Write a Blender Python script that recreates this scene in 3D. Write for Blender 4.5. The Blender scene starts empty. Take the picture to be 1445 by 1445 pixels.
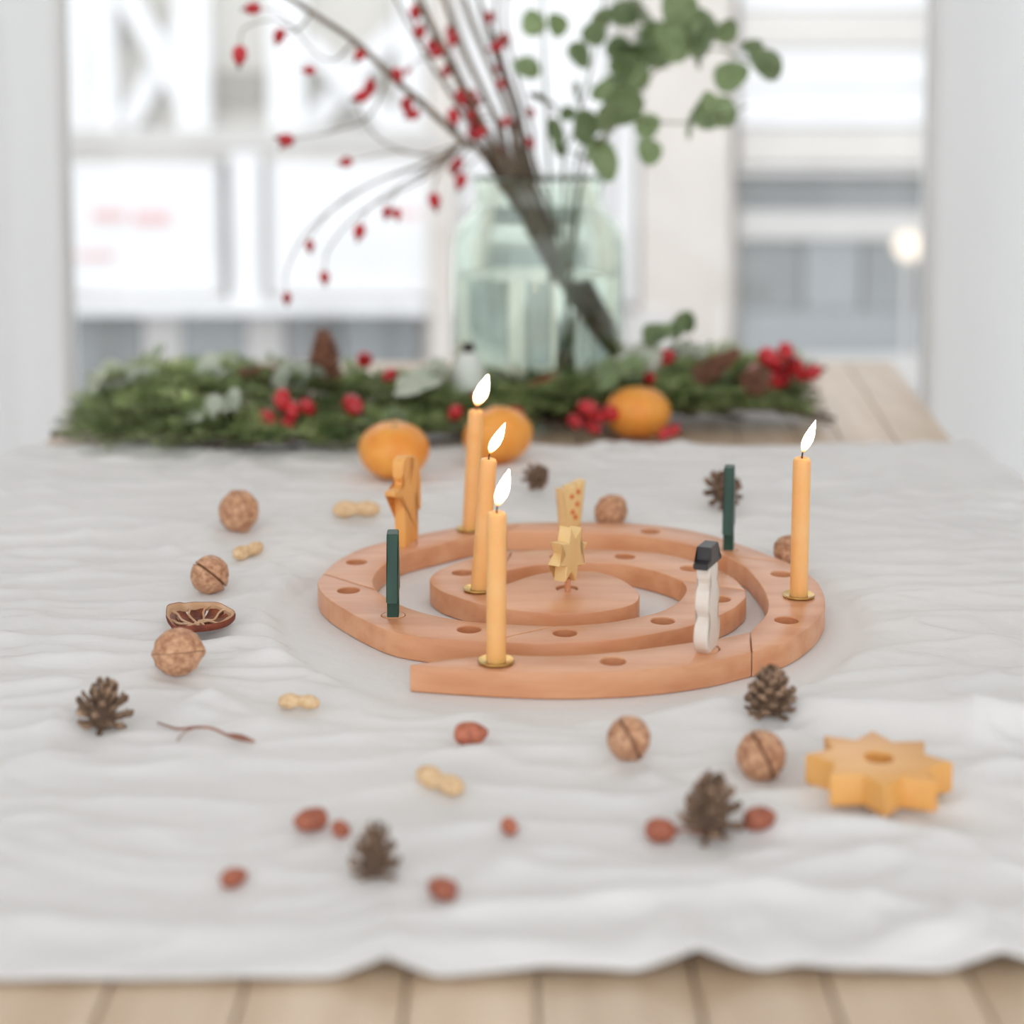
import bpy, bmesh, math, random
import numpy as np
from mathutils import Vector, Matrix, noise as mnoise

random.seed(7)
R = math.radians
PI = math.pi
sc = bpy.context.scene
COL = sc.collection

# ------------------------------------------------------------------ camera
TZ = 0.755                     # table top height
CAMH = 0.344                   # camera above the table top
FPX, PY0, HORIZ = 2200.0, 361.5, 180.0
PITCH = math.atan((PY0 - HORIZ) / FPX)
cam_data = bpy.data.cameras.new('camera')
cam = bpy.data.objects.new('camera', cam_data); COL.objects.link(cam)
cam.location = (0, 0, TZ + CAMH)
cam.rotation_euler = (PI / 2 - PITCH, 0, 0)
cam_data.sensor_fit = 'HORIZONTAL'
cam_data.lens = 36.5
cam_data.sensor_width = 36.5 * 1445 / FPX
cam_data.shift_y = -(722.5 - PY0) / 1445
cam_data.clip_start = 0.02; cam_data.clip_end = 200
cam_data.dof.use_dof = True
cam_data.dof.focus_distance = 1.04
cam_data.dof.aperture_fstop = 2.1
sc.camera = cam

# ------------------------------------------------------------------ world, exposure
world = bpy.data.worlds.new('overcast_sky'); sc.world = world
world.use_nodes = True
wn = world.node_tree.nodes
wn['Background'].inputs[0].default_value = (0.95, 0.975, 1.0, 1)
wn['Background'].inputs[1].default_value = 1.0
sc.view_settings.view_transform = 'Standard'
sc.view_settings.look = 'None'
sc.view_settings.exposure = 0.90
sc.view_settings.gamma = 1.0
sc.view_settings.use_curve_mapping = False

# ------------------------------------------------------------------ helpers
CP, SP = math.cos(PITCH), math.sin(PITCH)
def ray(px, py):
    u = (px - 722.5) / FPX; v = (py - PY0) / FPX
    return Vector((u, CP - v * SP, -SP - v * CP))
def gp(px, py, z=0.0):
    """photo pixel -> point on the plane z above the table top"""
    d = ray(px, py); t = (z - CAMH) / d.z
    return Vector((d.x * t, d.y * t, TZ + z))
def at(px, py, Y):
    d = ray(px, py); t = Y / d.y
    return Vector((d.x * t, Y, TZ + CAMH + d.z * t))

def tag(o, label=None, cat=None, group=None, kind=None):
    if label: o['label'] = label
    if cat: o['category'] = cat
    if group: o['group'] = group
    if kind: o['kind'] = kind
    return o
def empty(name, loc=(0, 0, 0), rot=(0, 0, 0)):
    o = bpy.data.objects.new(name, None); COL.objects.link(o)
    o.location = loc; o.rotation_euler = rot; o.empty_display_size = 0.02
    return o
def link(name, mesh, parent=None, loc=None, rot=None, scale=None):
    o = bpy.data.objects.new(name, mesh); COL.objects.link(o)
    if parent: o.parent = parent
    if loc is not None: o.location = loc
    if rot is not None: o.rotation_euler = rot
    if scale is not None: o.scale = scale
    return o
def copy_tree(o, parent=None):
    c = o.copy(); COL.objects.link(c); c.parent = parent
    for ch in list(o.children): copy_tree(ch, c)
    return c

class MB:
    def __init__(s): s.v = []; s.f = []
    def add(s, vs, fs):
        n = len(s.v); s.v += [tuple(p) for p in vs]; s.f += [tuple(i + n for i in f) for f in fs]; return s
    def box(s, x0, x1, y0, y1, z0, z1):
        vs = [(x, y, z) for z in (z0, z1) for y in (y0, y1) for x in (x0, x1)]
        return s.add(vs, [(0, 2, 3, 1), (4, 5, 7, 6), (0, 1, 5, 4), (2, 6, 7, 3), (0, 4, 6, 2), (1, 3, 7, 5)])
    def tube(s, pts, rad, n=6, cap=True):
        pts = [Vector(p) for p in pts]
        if not hasattr(rad, '__len__'): rad = [rad] * len(pts)
        vs = []; fs = []
        t0 = (pts[1] - pts[0]).normalized()
        a = Vector((0, 0, 1)) if abs(t0.z) < .9 else Vector((1, 0, 0))
        nrm = t0.cross(a).normalized()
        for i, p in enumerate(pts):
            t = (pts[min(i + 1, len(pts) - 1)] - pts[max(i - 1, 0)]).normalized()
            nrm = (nrm - t * nrm.dot(t)).normalized(); b = t.cross(nrm)
            for k in range(n):
                q = 2 * PI * k / n
                vs.append(p + (nrm * math.cos(q) + b * math.sin(q)) * rad[i])
        for i in range(len(pts) - 1):
            for k in range(n):
                k2 = (k + 1) % n
                fs.append((i * n + k, i * n + k2, (i + 1) * n + k2, (i + 1) * n + k))
        if cap:
            fs.append(tuple(range(n - 1, -1, -1))); m = (len(pts) - 1) * n
            fs.append(tuple(m + k for k in range(n)))
        return s.add(vs, fs)
    def lathe(s, prof, n=32, closed=False):
        """prof: (r, z) from bottom to top; r == 0 makes a pole"""
        idx = []; vs = []; fs = []
        for r, z in prof:
            if r < 1e-7: idx.append([len(vs)]); vs.append((0, 0, z))
            else:
                idx.append(list(range(len(vs), len(vs) + n)))
                vs += [(r * math.cos(2 * PI * k / n), r * math.sin(2 * PI * k / n), z) for k in range(n)]
        pr = list(range(len(prof)))
        seq = list(zip(pr[:-1], pr[1:]))
        if closed: seq.append((pr[-1], 0))
        for i, j in seq:
            a, b = idx[i], idx[j]
            for k in range(n):
                k2 = (k + 1) % n
                if len(a) == 1 and len(b) == 1: continue
                if len(a) == 1: fs.append((a[0], b[k2], b[k]))
                elif len(b) == 1: fs.append((a[k], a[k2], b[0]))
                else: fs.append((a[k], a[k2], b[k2], b[k]))
        return s.add(vs, fs)
    def map(s, fn): s.v = [tuple(fn(Vector(p))) for p in s.v]; return s
    def mesh(s, name, mat, smooth=True, angle=40):
        me = bpy.data.meshes.new(name); me.from_pydata(s.v, [], s.f)
        if mat: me.materials.append(mat)
        finish(me, smooth, angle); return me
    def build(s, name, mat, parent=None, smooth=True, angle=40, loc=None, rot=None):
        return link(name, s.mesh(name, mat, smooth, angle), parent, loc, rot)
def finish(me, smooth=True, angle=40):
    bm = bmesh.new(); bm.from_mesh(me); bmesh.ops.recalc_face_normals(bm, faces=bm.faces); bm.to_mesh(me); bm.free()
    if smooth:
        me.polygons.foreach_set('use_smooth', [True] * len(me.polygons))
        try: me.set_sharp_from_angle(angle=R(angle))
        except Exception: pass
    me.update()
def catmull(pts, sub=5):
    pts = [Vector(p) for p in pts]; out = []
    n = len(pts)
    for i in range(n - 1):
        p0 = pts[i - 1] if i > 0 else pts[0] * 2 - pts[1]
        p1, p2 = pts[i], pts[i + 1]
        p3 = pts[i + 2] if i + 2 < n else pts[-1] * 2 - pts[-2]
        for k in range(sub):
            t = k / sub
            out.append(0.5 * (2 * p1 + (p2 - p0) * t + (2 * p0 - 5 * p1 + 4 * p2 - p3) * t * t + (3 * p1 - p0 - 3 * p2 + p3) * t ** 3))
    out.append(pts[-1]); return out

# ------------------------------------------------------------------ materials
def srgb(r, g, b):
    f = lambda c: (c / 255 / 12.92) if c / 255 <= .04045 else ((c / 255 + .055) / 1.055) ** 2.4
    return (f(r), f(g), f(b), 1)
def mat(name, c1, c2=None, scale=20, stretch=(1, 1, 1), rough=.5, spec=.5, sss=0, sssr=(.01, .005, .003), bump=0, bscale=None, metal=0,
        detail=4, objrand=0, lo=.35, hi=.65, trans=0, coat=0):
    m = bpy.data.materials.new(name); m.use_nodes = True
    nt = m.node_tree; N = nt.nodes; L = nt.links; b = N['Principled BSDF']
    b.inputs['Roughness'].default_value = rough
    b.inputs['Specular IOR Level'].default_value = spec
    b.inputs['Metallic'].default_value = metal
    b.inputs['Base Color'].default_value = c1
    b.inputs['Coat Weight'].default_value = coat
    if sss:
        b.inputs['Subsurface Weight'].default_value = sss
        b.inputs['Subsurface Radius'].default_value = (1, .45, .2)
        b.inputs['Subsurface Scale'].default_value = sssr[0]
    if c2 or bump:
        tc = N.new('ShaderNodeTexCoord'); mp = N.new('ShaderNodeMapping'); L.new(tc.outputs['Object'], mp.inputs[0])
        mp.inputs['Scale'].default_value = stretch
    out = None
    if c2:
        nz = N.new('ShaderNodeTexNoise'); nz.inputs['Scale'].default_value = scale; nz.inputs['Detail'].default_value = detail
        L.new(mp.outputs[0], nz.inputs['Vector'])
        if objrand:
            oi = N.new('ShaderNodeObjectInfo'); va = N.new('ShaderNodeVectorMath'); va.operation = 'SCALE'
            cx = N.new('ShaderNodeCombineXYZ')
            for i in range(3): L.new(oi.outputs['Random'], cx.inputs[i])
            L.new(cx.outputs[0], va.inputs[0]); va.inputs['Scale'].default_value = 40
            ad = N.new('ShaderNodeVectorMath'); L.new(mp.outputs[0], ad.inputs[0]); L.new(va.outputs[0], ad.inputs[1])
            L.new(ad.outputs[0], nz.inputs['Vector'])
        cr = N.new('ShaderNodeValToRGB'); L.new(nz.outputs['Fac'], cr.inputs[0])
        cr.color_ramp.elements[0].position = lo; cr.color_ramp.elements[1].position = hi
        cr.color_ramp.elements[0].color = c1; cr.color_ramp.elements[1].color = c2
        out = cr.outputs[0]
        if objrand:
            hs = N.new('ShaderNodeHueSaturation'); L.new(out, hs.inputs['Color'])
            mr = N.new('ShaderNodeMapRange'); L.new(oi.outputs['Random'], mr.inputs[0])
            mr.inputs[3].default_value = 1 - objrand; mr.inputs[4].default_value = 1 + objrand
            L.new(mr.outputs[0], hs.inputs['Value']); out = hs.outputs[0]
        L.new(out, b.inputs['Base Color'])
    if bump:
        nb = N.new('ShaderNodeTexNoise'); nb.inputs['Scale'].default_value = bscale or scale; nb.inputs['Detail'].default_value = 5
        L.new(mp.outputs[0], nb.inputs['Vector'])
        bp = N.new('ShaderNodeBump'); bp.inputs['Strength'].default_value = 1; bp.inputs['Distance'].default_value = bump
        L.new(nb.outputs['Fac'], bp.inputs['Height']); L.new(bp.outputs[0], b.inputs['Normal'])
    if trans:
        tr = N.new('ShaderNodeBsdfTranslucent'); mx = N.new('ShaderNodeMixShader'); mx.inputs[0].default_value = trans
        if out: L.new(out, tr.inputs[0])
        else: tr.inputs[0].default_value = c1
        L.new(b.outputs[0], mx.inputs[1]); L.new(tr.outputs[0], mx.inputs[2])
        L.new(mx.outputs[0], N['Material Output'].inputs[0])
    return m

M = {}
M['paint'] = mat('white_wall_paint', (.86, .85, .84, 1), (.82, .81, .80, 1), scale=3, rough=.8, spec=.2)
M['frame'] = mat('white_frame_lacquer', (.9, .9, .9, 1), (.86, .86, .86, 1), scale=5, rough=.35)
M['curtain'] = mat('white_curtain_voile', (.97, .97, .97, 1), (.95, .95, .955, 1), scale=60, rough=.9, spec=.1, trans=.85)
M['floor'] = mat('pale_oak_floor', srgb(205, 190, 172), srgb(190, 172, 150), scale=6, stretch=(6, .6, 1), rough=.5)
M['tablewood'] = mat('table_wood', srgb(220, 196, 168), srgb(202, 174, 144), scale=7, stretch=(7, .6, 4), rough=.36, spec=.5, objrand=.09, bump=.0001, bscale=30)
M['cloth'] = mat('white_linen', (.84, .83, .82, 1), (.80, .79, .78, 1), scale=6, rough=.95, spec=.1, bump=.0006, bscale=120)
M['alder'] = mat('alder_wood', srgb(224, 166, 126), srgb(210, 144, 102), scale=9, stretch=(1.2, 7, 7), rough=.38, spec=.5, objrand=.03)
M['wax'] = mat('beeswax', srgb(250, 196, 132), srgb(246, 186, 116), scale=30, rough=.4, sss=.75, sssr=(.007,))
M['wick'] = mat('charred_wick', (.03, .025, .025, 1), (.08, .05, .04, 1), scale=400, rough=.9)
M['brass'] = mat('brass', srgb(214, 178, 110), srgb(196, 158, 92), scale=80, rough=.28, metal=1)
M['green'] = mat('green_stained_wood', srgb(24, 62, 50), srgb(36, 78, 62), scale=60, stretch=(1, 1, .15), rough=.5, bump=.0001)
M['orangewood'] = mat('orange_stained_wood', srgb(246, 184, 106), srgb(238, 170, 90), scale=50, stretch=(1, 1, .2), rough=.5)
M['yellowwood'] = mat('yellow_stained_wood', srgb(243, 212, 154), srgb(236, 200, 138), scale=50, stretch=(1, 1, .2), rough=.5)
M['starwood'] = mat('golden_stained_wood', srgb(240, 182, 106), srgb(232, 168, 88), scale=40, stretch=(.3, 1, 1), rough=.38, spec=.6)
M['whitewood'] = mat('white_stained_wood', srgb(234, 224, 214), srgb(226, 213, 200), scale=50, stretch=(1, 1, .2), rough=.55)
M['hat'] = mat('black_stained_wood', srgb(38, 36, 38), srgb(56, 54, 56), scale=60, rough=.45)
M['dots'] = mat('painted_spots', srgb(226, 110, 40), srgb(210, 90, 30), scale=80, rough=.5)
M['walnut'] = mat('walnut_shell', srgb(226, 178, 140), srgb(168, 112, 80), scale=3.2, rough=.55, bump=.0011, bscale=4.5, objrand=.06, lo=.32, hi=.68, detail=6)
M['dark'] = mat('walnut_kernel', srgb(150, 104, 74), srgb(122, 82, 58), scale=3, rough=.8)
M['peanut'] = mat('peanut_shell', srgb(244, 214, 172), srgb(222, 182, 134), scale=5, rough=.75, bump=.0009, bscale=9)
M['kernel'] = mat('red_brown_nut_skin', srgb(190, 112, 84), srgb(150, 80, 58), scale=2.5, rough=.5, objrand=.12, bump=.0002)
M['cone'] = mat('pine_cone_scale', srgb(98, 78, 64), srgb(164, 134, 108), scale=2.2, rough=.8, objrand=.3, bump=.0003)
M['conecore'] = mat('pine_cone_core', srgb(96, 76, 62), srgb(118, 94, 76), scale=90, rough=.9)
M['conered'] = mat('spruce_cone_scale', srgb(108, 70, 54), srgb(146, 102, 78), scale=2.2, rough=.7, objrand=.2)
M['rind'] = mat('dried_rind', srgb(150, 74, 46), srgb(110, 48, 32), scale=120, rough=.6, bump=.0006)
M['pith'] = mat('dried_pith', srgb(222, 186, 152), srgb(204, 160, 122), scale=90, rough=.7)
M['flesh'] = mat('dried_flesh', srgb(150, 78, 44), srgb(84, 38, 28), scale=160, rough=.35, bump=.001)
M['twig'] = mat('red_brown_twig', srgb(176, 126, 104), srgb(136, 88, 72), scale=90, rough=.7)
M['mandarin'] = mat('mandarin_peel', srgb(252, 172, 76), srgb(246, 152, 56), scale=1.6, rough=.36, bump=.0004, bscale=26, sss=.15, sssr=(.1,))
M['calyx'] = mat('mandarin_calyx', srgb(120, 130, 80), rough=.7)
M['needle'] = mat('fir_needle', srgb(92, 122, 68), srgb(206, 220, 158), scale=20, rough=.45, objrand=.3, trans=.35)
M['bark'] = mat('fir_bark', srgb(104, 82, 62), srgb(78, 60, 46), scale=90, rough=.85)
M['stem'] = mat('rose_stem_bark', srgb(96, 84, 70), srgb(132, 114, 94), scale=60, rough=.6)
M['hip'] = mat('rosehip_skin', srgb(206, 48, 54), srgb(176, 32, 42), scale=2, rough=.28, objrand=.12)
M['hiptip'] = mat('rosehip_tip', srgb(52, 34, 30), rough=.8)
M['leaf'] = mat('eucalyptus_leaf', srgb(138, 160, 112), srgb(164, 182, 138), scale=2.5, rough=.5, objrand=.25, trans=.35)
M['paleleaf'] = mat('pale_sage_leaf', srgb(214, 220, 206), srgb(196, 206, 186), scale=2.5, rough=.7, objrand=.1, trans=.2)
M['eucstem'] = mat('eucalyptus_stem', srgb(112, 104, 72), srgb(96, 112, 70), scale=60, rough=.6)
M['bauble'] = mat('frosted_white_glass', srgb(226, 232, 226), srgb(214, 222, 214), scale=30, rough=.35)
# outside
M['plaster'] = mat('grey_plaster', srgb(216, 213, 208), srgb(208, 204, 199), scale=2, rough=.9)
M['pillar'] = mat('beige_stone', srgb(214, 207, 200), srgb(206, 199, 192), scale=3, rough=.9)
M['outwhite'] = mat('white_shop_paint', (.84, .845, .85, 1), (.80, .805, .81, 1), scale=2, rough=.6)
M['outgrey'] = mat('grey_beam_paint', srgb(208, 206, 203), srgb(200, 198, 195), scale=2, rough=.7)
M['olive'] = mat('olive_grey_paint', srgb(212, 209, 203), srgb(204, 201, 194), scale=2, rough=.8)
M['shopglass'] = mat('grey_shop_glass', srgb(146, 151, 153), srgb(160, 164, 166), scale=1.2, rough=.25)
M['shopdark'] = mat('dark_shop_interior', srgb(134, 137, 137), srgb(150, 153, 153), scale=1.5, rough=.5)
M['red'] = mat('red_lettering', srgb(226, 190, 190), rough=.6)
M['brownpane'] = mat('brownish_window', srgb(168, 164, 156), srgb(158, 154, 146), scale=2, rough=.4)
M['asphalt'] = mat('pavement', srgb(182, 182, 182), srgb(170, 170, 170), scale=8, rough=.9)

def glass_mat(name, col, ior, rough=0.0):
    m = bpy.data.materials.new(name); m.use_nodes = True; N = m.node_tree.nodes; L = m.node_tree.links
    N.remove(N['Principled BSDF']); g = N.new('ShaderNodeBsdfGlass')
    g.inputs['Color'].default_value = col; g.inputs['IOR'].default_value = ior; g.inputs['Roughness'].default_value = rough
    L.new(g.outputs[0], N['Material Output'].inputs[0]); return m
M['vase'] = glass_mat('pale_green_glass', (.945, .98, .948, 1), 1.46)
M['water'] = glass_mat('water', (.985, .995, .988, 1), 1.33)
def pane_mat():
    m = bpy.data.materials.new('window_glass'); m.use_nodes = True; N = m.node_tree.nodes; L = m.node_tree.links
    N.remove(N['Principled BSDF']); t = N.new('ShaderNodeBsdfTransparent'); g = N.new('ShaderNodeBsdfGlossy')
    g.inputs['Roughness'].default_value = .02
    fr = N.new('ShaderNodeFresnel'); fr.inputs[0].default_value = 1.3
    mx = N.new('ShaderNodeMixShader'); L.new(fr.outputs[0], mx.inputs[0]); L.new(t.outputs[0], mx.inputs[1]); L.new(g.outputs[0], mx.inputs[2])
    L.new(mx.outputs[0], N['Material Output'].inputs[0]); return m
M['pane'] = pane_mat()
def emit(name, col, strength):
    m = bpy.data.materials.new(name); m.use_nodes = True; N = m.node_tree.nodes; L = m.node_tree.links
    N.remove(N['Principled BSDF']); e = N.new('ShaderNodeEmission'); e.inputs[0].default_value = col; e.inputs[1].default_value = strength
    L.new(e.outputs[0], N['Material Output'].inputs[0]); return m
M['flame'] = emit('flame', (1, .78, .48, 1), 14.0)
def flame_gradient():
    nt = M['flame'].node_tree; N = nt.nodes; L = nt.links; e = [n for n in N if n.type == 'EMISSION'][0]
    tc = N.new('ShaderNodeTexCoord'); sp = N.new('ShaderNodeSeparateXYZ'); L.new(tc.outputs['Generated'], sp.inputs[0])
    cr = N.new('ShaderNodeValToRGB'); L.new(sp.outputs['Z'], cr.inputs[0])
    cr.color_ramp.elements[0].position = .06; cr.color_ramp.elements[0].color = (1, .34, .10, 1)
    cr.color_ramp.elements[1].position = .42; cr.color_ramp.elements[1].color = (1, .80, .50, 1)
    mr = N.new('ShaderNodeMapRange'); L.new(sp.outputs['Z'], mr.inputs[0])
    mr.inputs[1].default_value = .05; mr.inputs[2].default_value = .38; mr.inputs[3].default_value = .7; mr.inputs[4].default_value = 14
    L.new(cr.outputs[0], e.inputs[0]); L.new(mr.outputs[0], e.inputs[1])
flame_gradient()
M['lampglow'] = emit('street_lamp_glow', (1, .88, .74, 1), .85)

# ------------------------------------------------------------------ room shell
WT = .07     # wall depth at the window
WY = 2.78                                  # inner face of the window wall
def struct(name, mb, m, parent=None, **k):
    o = mb.build(name, m, parent, **k)
    if not parent: o['kind'] = 'structure'
    return o
fl = struct('floor', MB().box(-2.5, 2.5, -1.4, WY + WT, -.05, 0), M['floor'])
WX0, WX1, WZ0, WZ1 = -1.75, 1.75, .22, 2.74
MX0, MX1 = at(68, 300, WY).x, at(1336, 300, WY).x      # outer sides of the two mullions
wall = struct('wall_far', MB().box(-2.5, WX0, WY, WY + WT, 0, 2.9).box(WX1, 2.5, WY, WY + WT, 0, 2.9)
              .box(WX0, WX1, WY, WY + WT, 0, WZ0).box(WX0, WX1, WY, WY + WT, WZ1, 2.9), M['paint'])
struct('ceiling', MB().box(-2.5, 2.5, -1.4, WY + WT, 2.9, 3.0), M['paint'])
struct('wall_right', MB().box(2.5, 2.6, -1.4, WY + WT, 0, 2.9), M['paint'])
struct('wall_left', MB().box(-2.6, -2.5, -1.4, WY + WT, 0, 2.9), M['paint'])
win = empty('window_1', (0, WY, WZ0)); win['kind'] = 'structure'
tag(win, 'tall white framed window of three panes behind the table')
def wbox(name, x0, x1, y0, y1, z0, z1, m):
    o = MB().box(x0, x1, y0 - WY, y1 - WY, z0 - WZ0, z1 - WZ0).build(name, m, win, smooth=False)
    bv = o.modifiers.new('bevel', 'BEVEL'); bv.width = .003; bv.segments = 2
    return o
fw = .030
wbox('window_frame', WX0, WX0 + fw, WY, WY + .06, WZ0, WZ1, M['frame'])
wbox('window_frame', WX1 - fw, WX1, WY, WY + .06, WZ0, WZ1, M['frame'])
wbox('mullion', MX0, MX0 + fw, WY, WY + .06, WZ0 + .06, WZ1 - .06, M['frame'])
wbox('mullion', MX1 - fw, MX1, WY, WY + .06, WZ0 + .06, WZ1 - .06, M['frame'])
wbox('window_frame', WX0 + fw, WX1 - fw, WY, WY + .06, WZ0, WZ0 + .06, M['frame'])
wbox('window_frame', WX0 + fw, WX1 - fw, WY, WY + .06, WZ1 - .06, WZ1, M['frame'])
for a_, b_ in ((WX0 + fw, MX0), (MX0 + fw, MX1 - fw), (MX1, WX1 - fw)):
    wbox('pane', a_, b_, WY + .034, WY + .040, WZ0 + .06, WZ1 - .06, M['pane'])
wbox('window_sill', WX0 - .03, WX1 + .03, WY - .06, WY, WZ0 - .03, WZ0, M['frame'])

def curtain(name, x0, x1, Y, folds, amp, label, lean=0, ph=0):
    mb = MB(); nx, nz = folds * 14, 10
    vs = []; fs = []
    for j in range(nz + 1):
        z = .02 + (2.62 - .02) * j / nz
        for i in range(nx + 1):
            t = i / nx
            x = x0 + (x1 - x0) * t + lean * (1 - z / 2.6) * (t if lean > 0 else (1 - t))
            y = Y + amp * math.sin(t * folds * 2 * PI + ph) * (.7 + .3 * math.sin(t * 17 + j * .15)) + .003 * math.sin(t * folds * 4.3 * PI + 1)
            vs.append((x, y, z))
    for j in range(nz):
        for i in range(nx):
            a = j * (nx + 1) + i; fs.append((a, a + 1, a + nx + 2, a + nx + 1))
    root = empty(name, (0, 0, 0))
    o = mb.add(vs, fs).build('fabric', M['curtain'], root, angle=180)
    MB().tube([(x0 - .04, Y, 2.66), (x1 + .04, Y, 2.66)], .012, 10).build('rail', M['frame'], root)
    for i in range(folds * 2 + 1):
        xx = x0 + (x1 - x0) * i / (folds * 2)
        MB().tube([(xx, Y, 2.615), (xx, Y, 2.665)], .006, 6).build('ring', M['frame'], root)
    tag(root, label, 'curtain')
curtain('curtain', at(-560, 300, 2.62).x, at(84, 300, 2.62).x, 2.62, 5, .012, 'sheer white curtain hanging on the window side near the cross-braced balcony', lean=0)
curtain('curtain', at(1326, 300, 2.70).x, at(2060, 300, 2.70).x, 2.70, 4, .008, 'smooth white curtain hanging on the window side near the grey shop window', ph=1.4)

# ------------------------------------------------------------------ the street outside
FY = 9.0
st = MB().box(-14, 14, WY + WT, 16, -.52, -.42).build('pavement', M['asphalt']); st['kind'] = 'structure'
def shop(name, label):
    o = empty(name, (0, FY, -.42)); tag(o, label, 'building'); return o
def fpart(name, parent, m, px0, px1, py0, py1, d0=0, d1=.2):
    """a block on a facade covering these photo rows and columns; d0..d1 is its depth in front of the facade plane"""
    a = at(px0, py1, FY - d1); b = at(px1, py0, FY - d1)
    return MB().box(a.x, b.x, -d1, -d0, a.z + .42, b.z + .42).build(name, m, parent, smooth=False)
def fbar(name, parent, m, p0, p1, w, d=.12):
    a = at(*p0, FY - d); b = at(*p1, FY - d); dv = (b - a).normalized(); n = Vector((-dv.z, 0, dv.x)) * w / 2
    off = Vector((0, FY, -.42))
    vs = [q - off for q in (a - n, a + n, b + n, b - n)]
    vs += [q + Vector((0, .06, 0)) for q in vs]
    return MB().add(vs, [(0, 1, 2, 3), (7, 6, 5, 4), (0, 4, 5, 1), (1, 5, 6, 2), (2, 6, 7, 3), (3, 7, 4, 0)]).build(name, m, parent, smooth=False)
B1 = shop('shop_building', 'pale shop building with cross-braced balcony and white sign boards')
fpart('wall', B1, M['plaster'], -900, 640, -170, 620, -.4, 0)
fpart('balcony_back', B1, M['olive'], -200, 600, -60, 182, 0, .04)
fpart('upper_window', B1, M['brownpane'], 300, 374, 100, 152, .03, .07)
fpart('upper_window', B1, M['olive'], 150, 215, 60, 140, .03, .07)
for x0, x1 in ((90, 118), (126, 160), (248, 292), (378, 428), (560, 600)):
    fpart('post', B1, M['outwhite'], x0, x1, -60, 182, .05, .2)
for p0, p1 in (((176, 178), (282, -10)), ((176, -10), (282, 178)), ((432, 60), (560, 182)), ((432, 182), (560, 40)), ((20, -10), (86, 178))):
    fbar('cross_brace', B1, M['outwhite'], p0, p1, .13, .12 if p1[1] < p0[1] else .19)
fpart('beam', B1, M['outgrey'], -200, 622, 182, 206, 0, .24)
fpart('fascia', B1, M['plaster'], -200, 622, 206, 226, 0, .2)
for x0, x1, y0, y1 in ((-160, 306, 228, 414), (384, 608, 226, 416)):
    fpart('sign_frame', B1, M['outgrey'], x0 - 10, x1 + 8, y0 - 6, y1 + 12, 0, .16)
    SB = fpart('sign_board', B1, M['outwhite'], x0, x1, y0, y1, .15, .2)
    for lx0, lx1, ly0, ly1 in ((130, 176, 296, 312), (188, 240, 298, 318), (110, 160, 356, 366), (560, 592, 296, 306)):
        if x0 < lx0 < x1: fpart('lettering', SB, M['red'], lx0, lx1, ly0, ly1, .2, .21)
fpart('post', B1, M['outwhite'], 326, 366, 214, 428, .05, .24)
fpart('ledge', B1, M['outwhite'], -200, 602, 426, 444, 0, .3)
for x0, x1, m in ((-160, 96, 'shopglass'), (108, 132, 'shopglass'), (136, 200, 'shopdark'), (206, 256, 'outgrey'), (262, 345, 'shopglass'), (350, 400, 'outgrey'), (406, 480, 'shopdark'), (486, 590, 'shopglass')):
    fpart('shop_window', B1, M[m], x0, x1, 446, 640, .02, .08)
tagless = fpart('corner_pillar', B1, M['pillar'], 606, 639, -165, 640, 0, .22)
B2 = shop('corner_house', 'beige stone house front with grey roller-shutter shop window')
fpart('wall', B2, M['plaster'], 648, 2300, -170, 640, -.4, 0)
fpart('panel', B2, M['outwhite'], 866, 900, 60, 430, 0, .1)
fpart('panel', B2, M['outwhite'], 652, 860, -100, 300, 0, .06)
fpart('shop_window', B2, M['shopglass'], 652, 860, 320, 640, 0, .06)
fpart('pillar', B2, M['pillar'], 902, 1036, -165, 640, 0, .2)
fpart('door_panel', B2, M['outgrey'], 880, 946, 440, 640, .2, .24)
for k in range(7):
    fpart('cladding_board', B2, M['outwhite'] if k % 3 else M['plaster'], 1044, 1800, -150 + k * 55, -98 + k * 55, 0, .12 + .01 * (k % 2))
fpart('lintel', B2, M['outgrey'], 1040, 1800, 236, 246, 0, .16)
fpart('shop_window', B2, M['shopdark'], 1044, 1800, 247, 296, 0, .05)
fpart('blind', B2, M['outgrey'], 1044, 1800, 297, 338, 0, .08)
for x0, x1, m in ((1044, 1130, 'shopdark'), (1134, 1215, 'shopglass'), (1219, 1296, 'shopdark'), (1300, 1800, 'shopglass')):
    fpart('shop_window', B2, M[m], x0, x1, 340, 436, 0, .05)
fpart('window_band', B2, M['shopglass'], 1044, 1800, 438, 500, 0, .07)
fpart('plinth', B2, M['outgrey'], 1044, 1800, 501, 640, 0, .12)
lp = at(1282, 346, 7.6)
lamp = empty('street_lamp', (lp.x, lp.y, -.42)); tag(lamp, 'glowing round street lamp outside the window', 'lamp')
MB().tube([(0, 0, 0), (0, 0, lp.z + .42 - .07)], .012, 8).build('pole', M['outgrey'], lamp)
MB().lathe([(0, -.075), (.03, -.07), (.06, -.04), (.072, 0), (.06, .04), (.03, .066), (0, .072)], 20).build('globe', M['lampglow'], lamp, loc=(0, 0, lp.z + .42))
MB().lathe([(0, -.10), (.03, -.10), (.034, -.07), (0, -.068)], 16).build('collar', M['outgrey'], lamp, loc=(0, 0, lp.z + .42))

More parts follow.
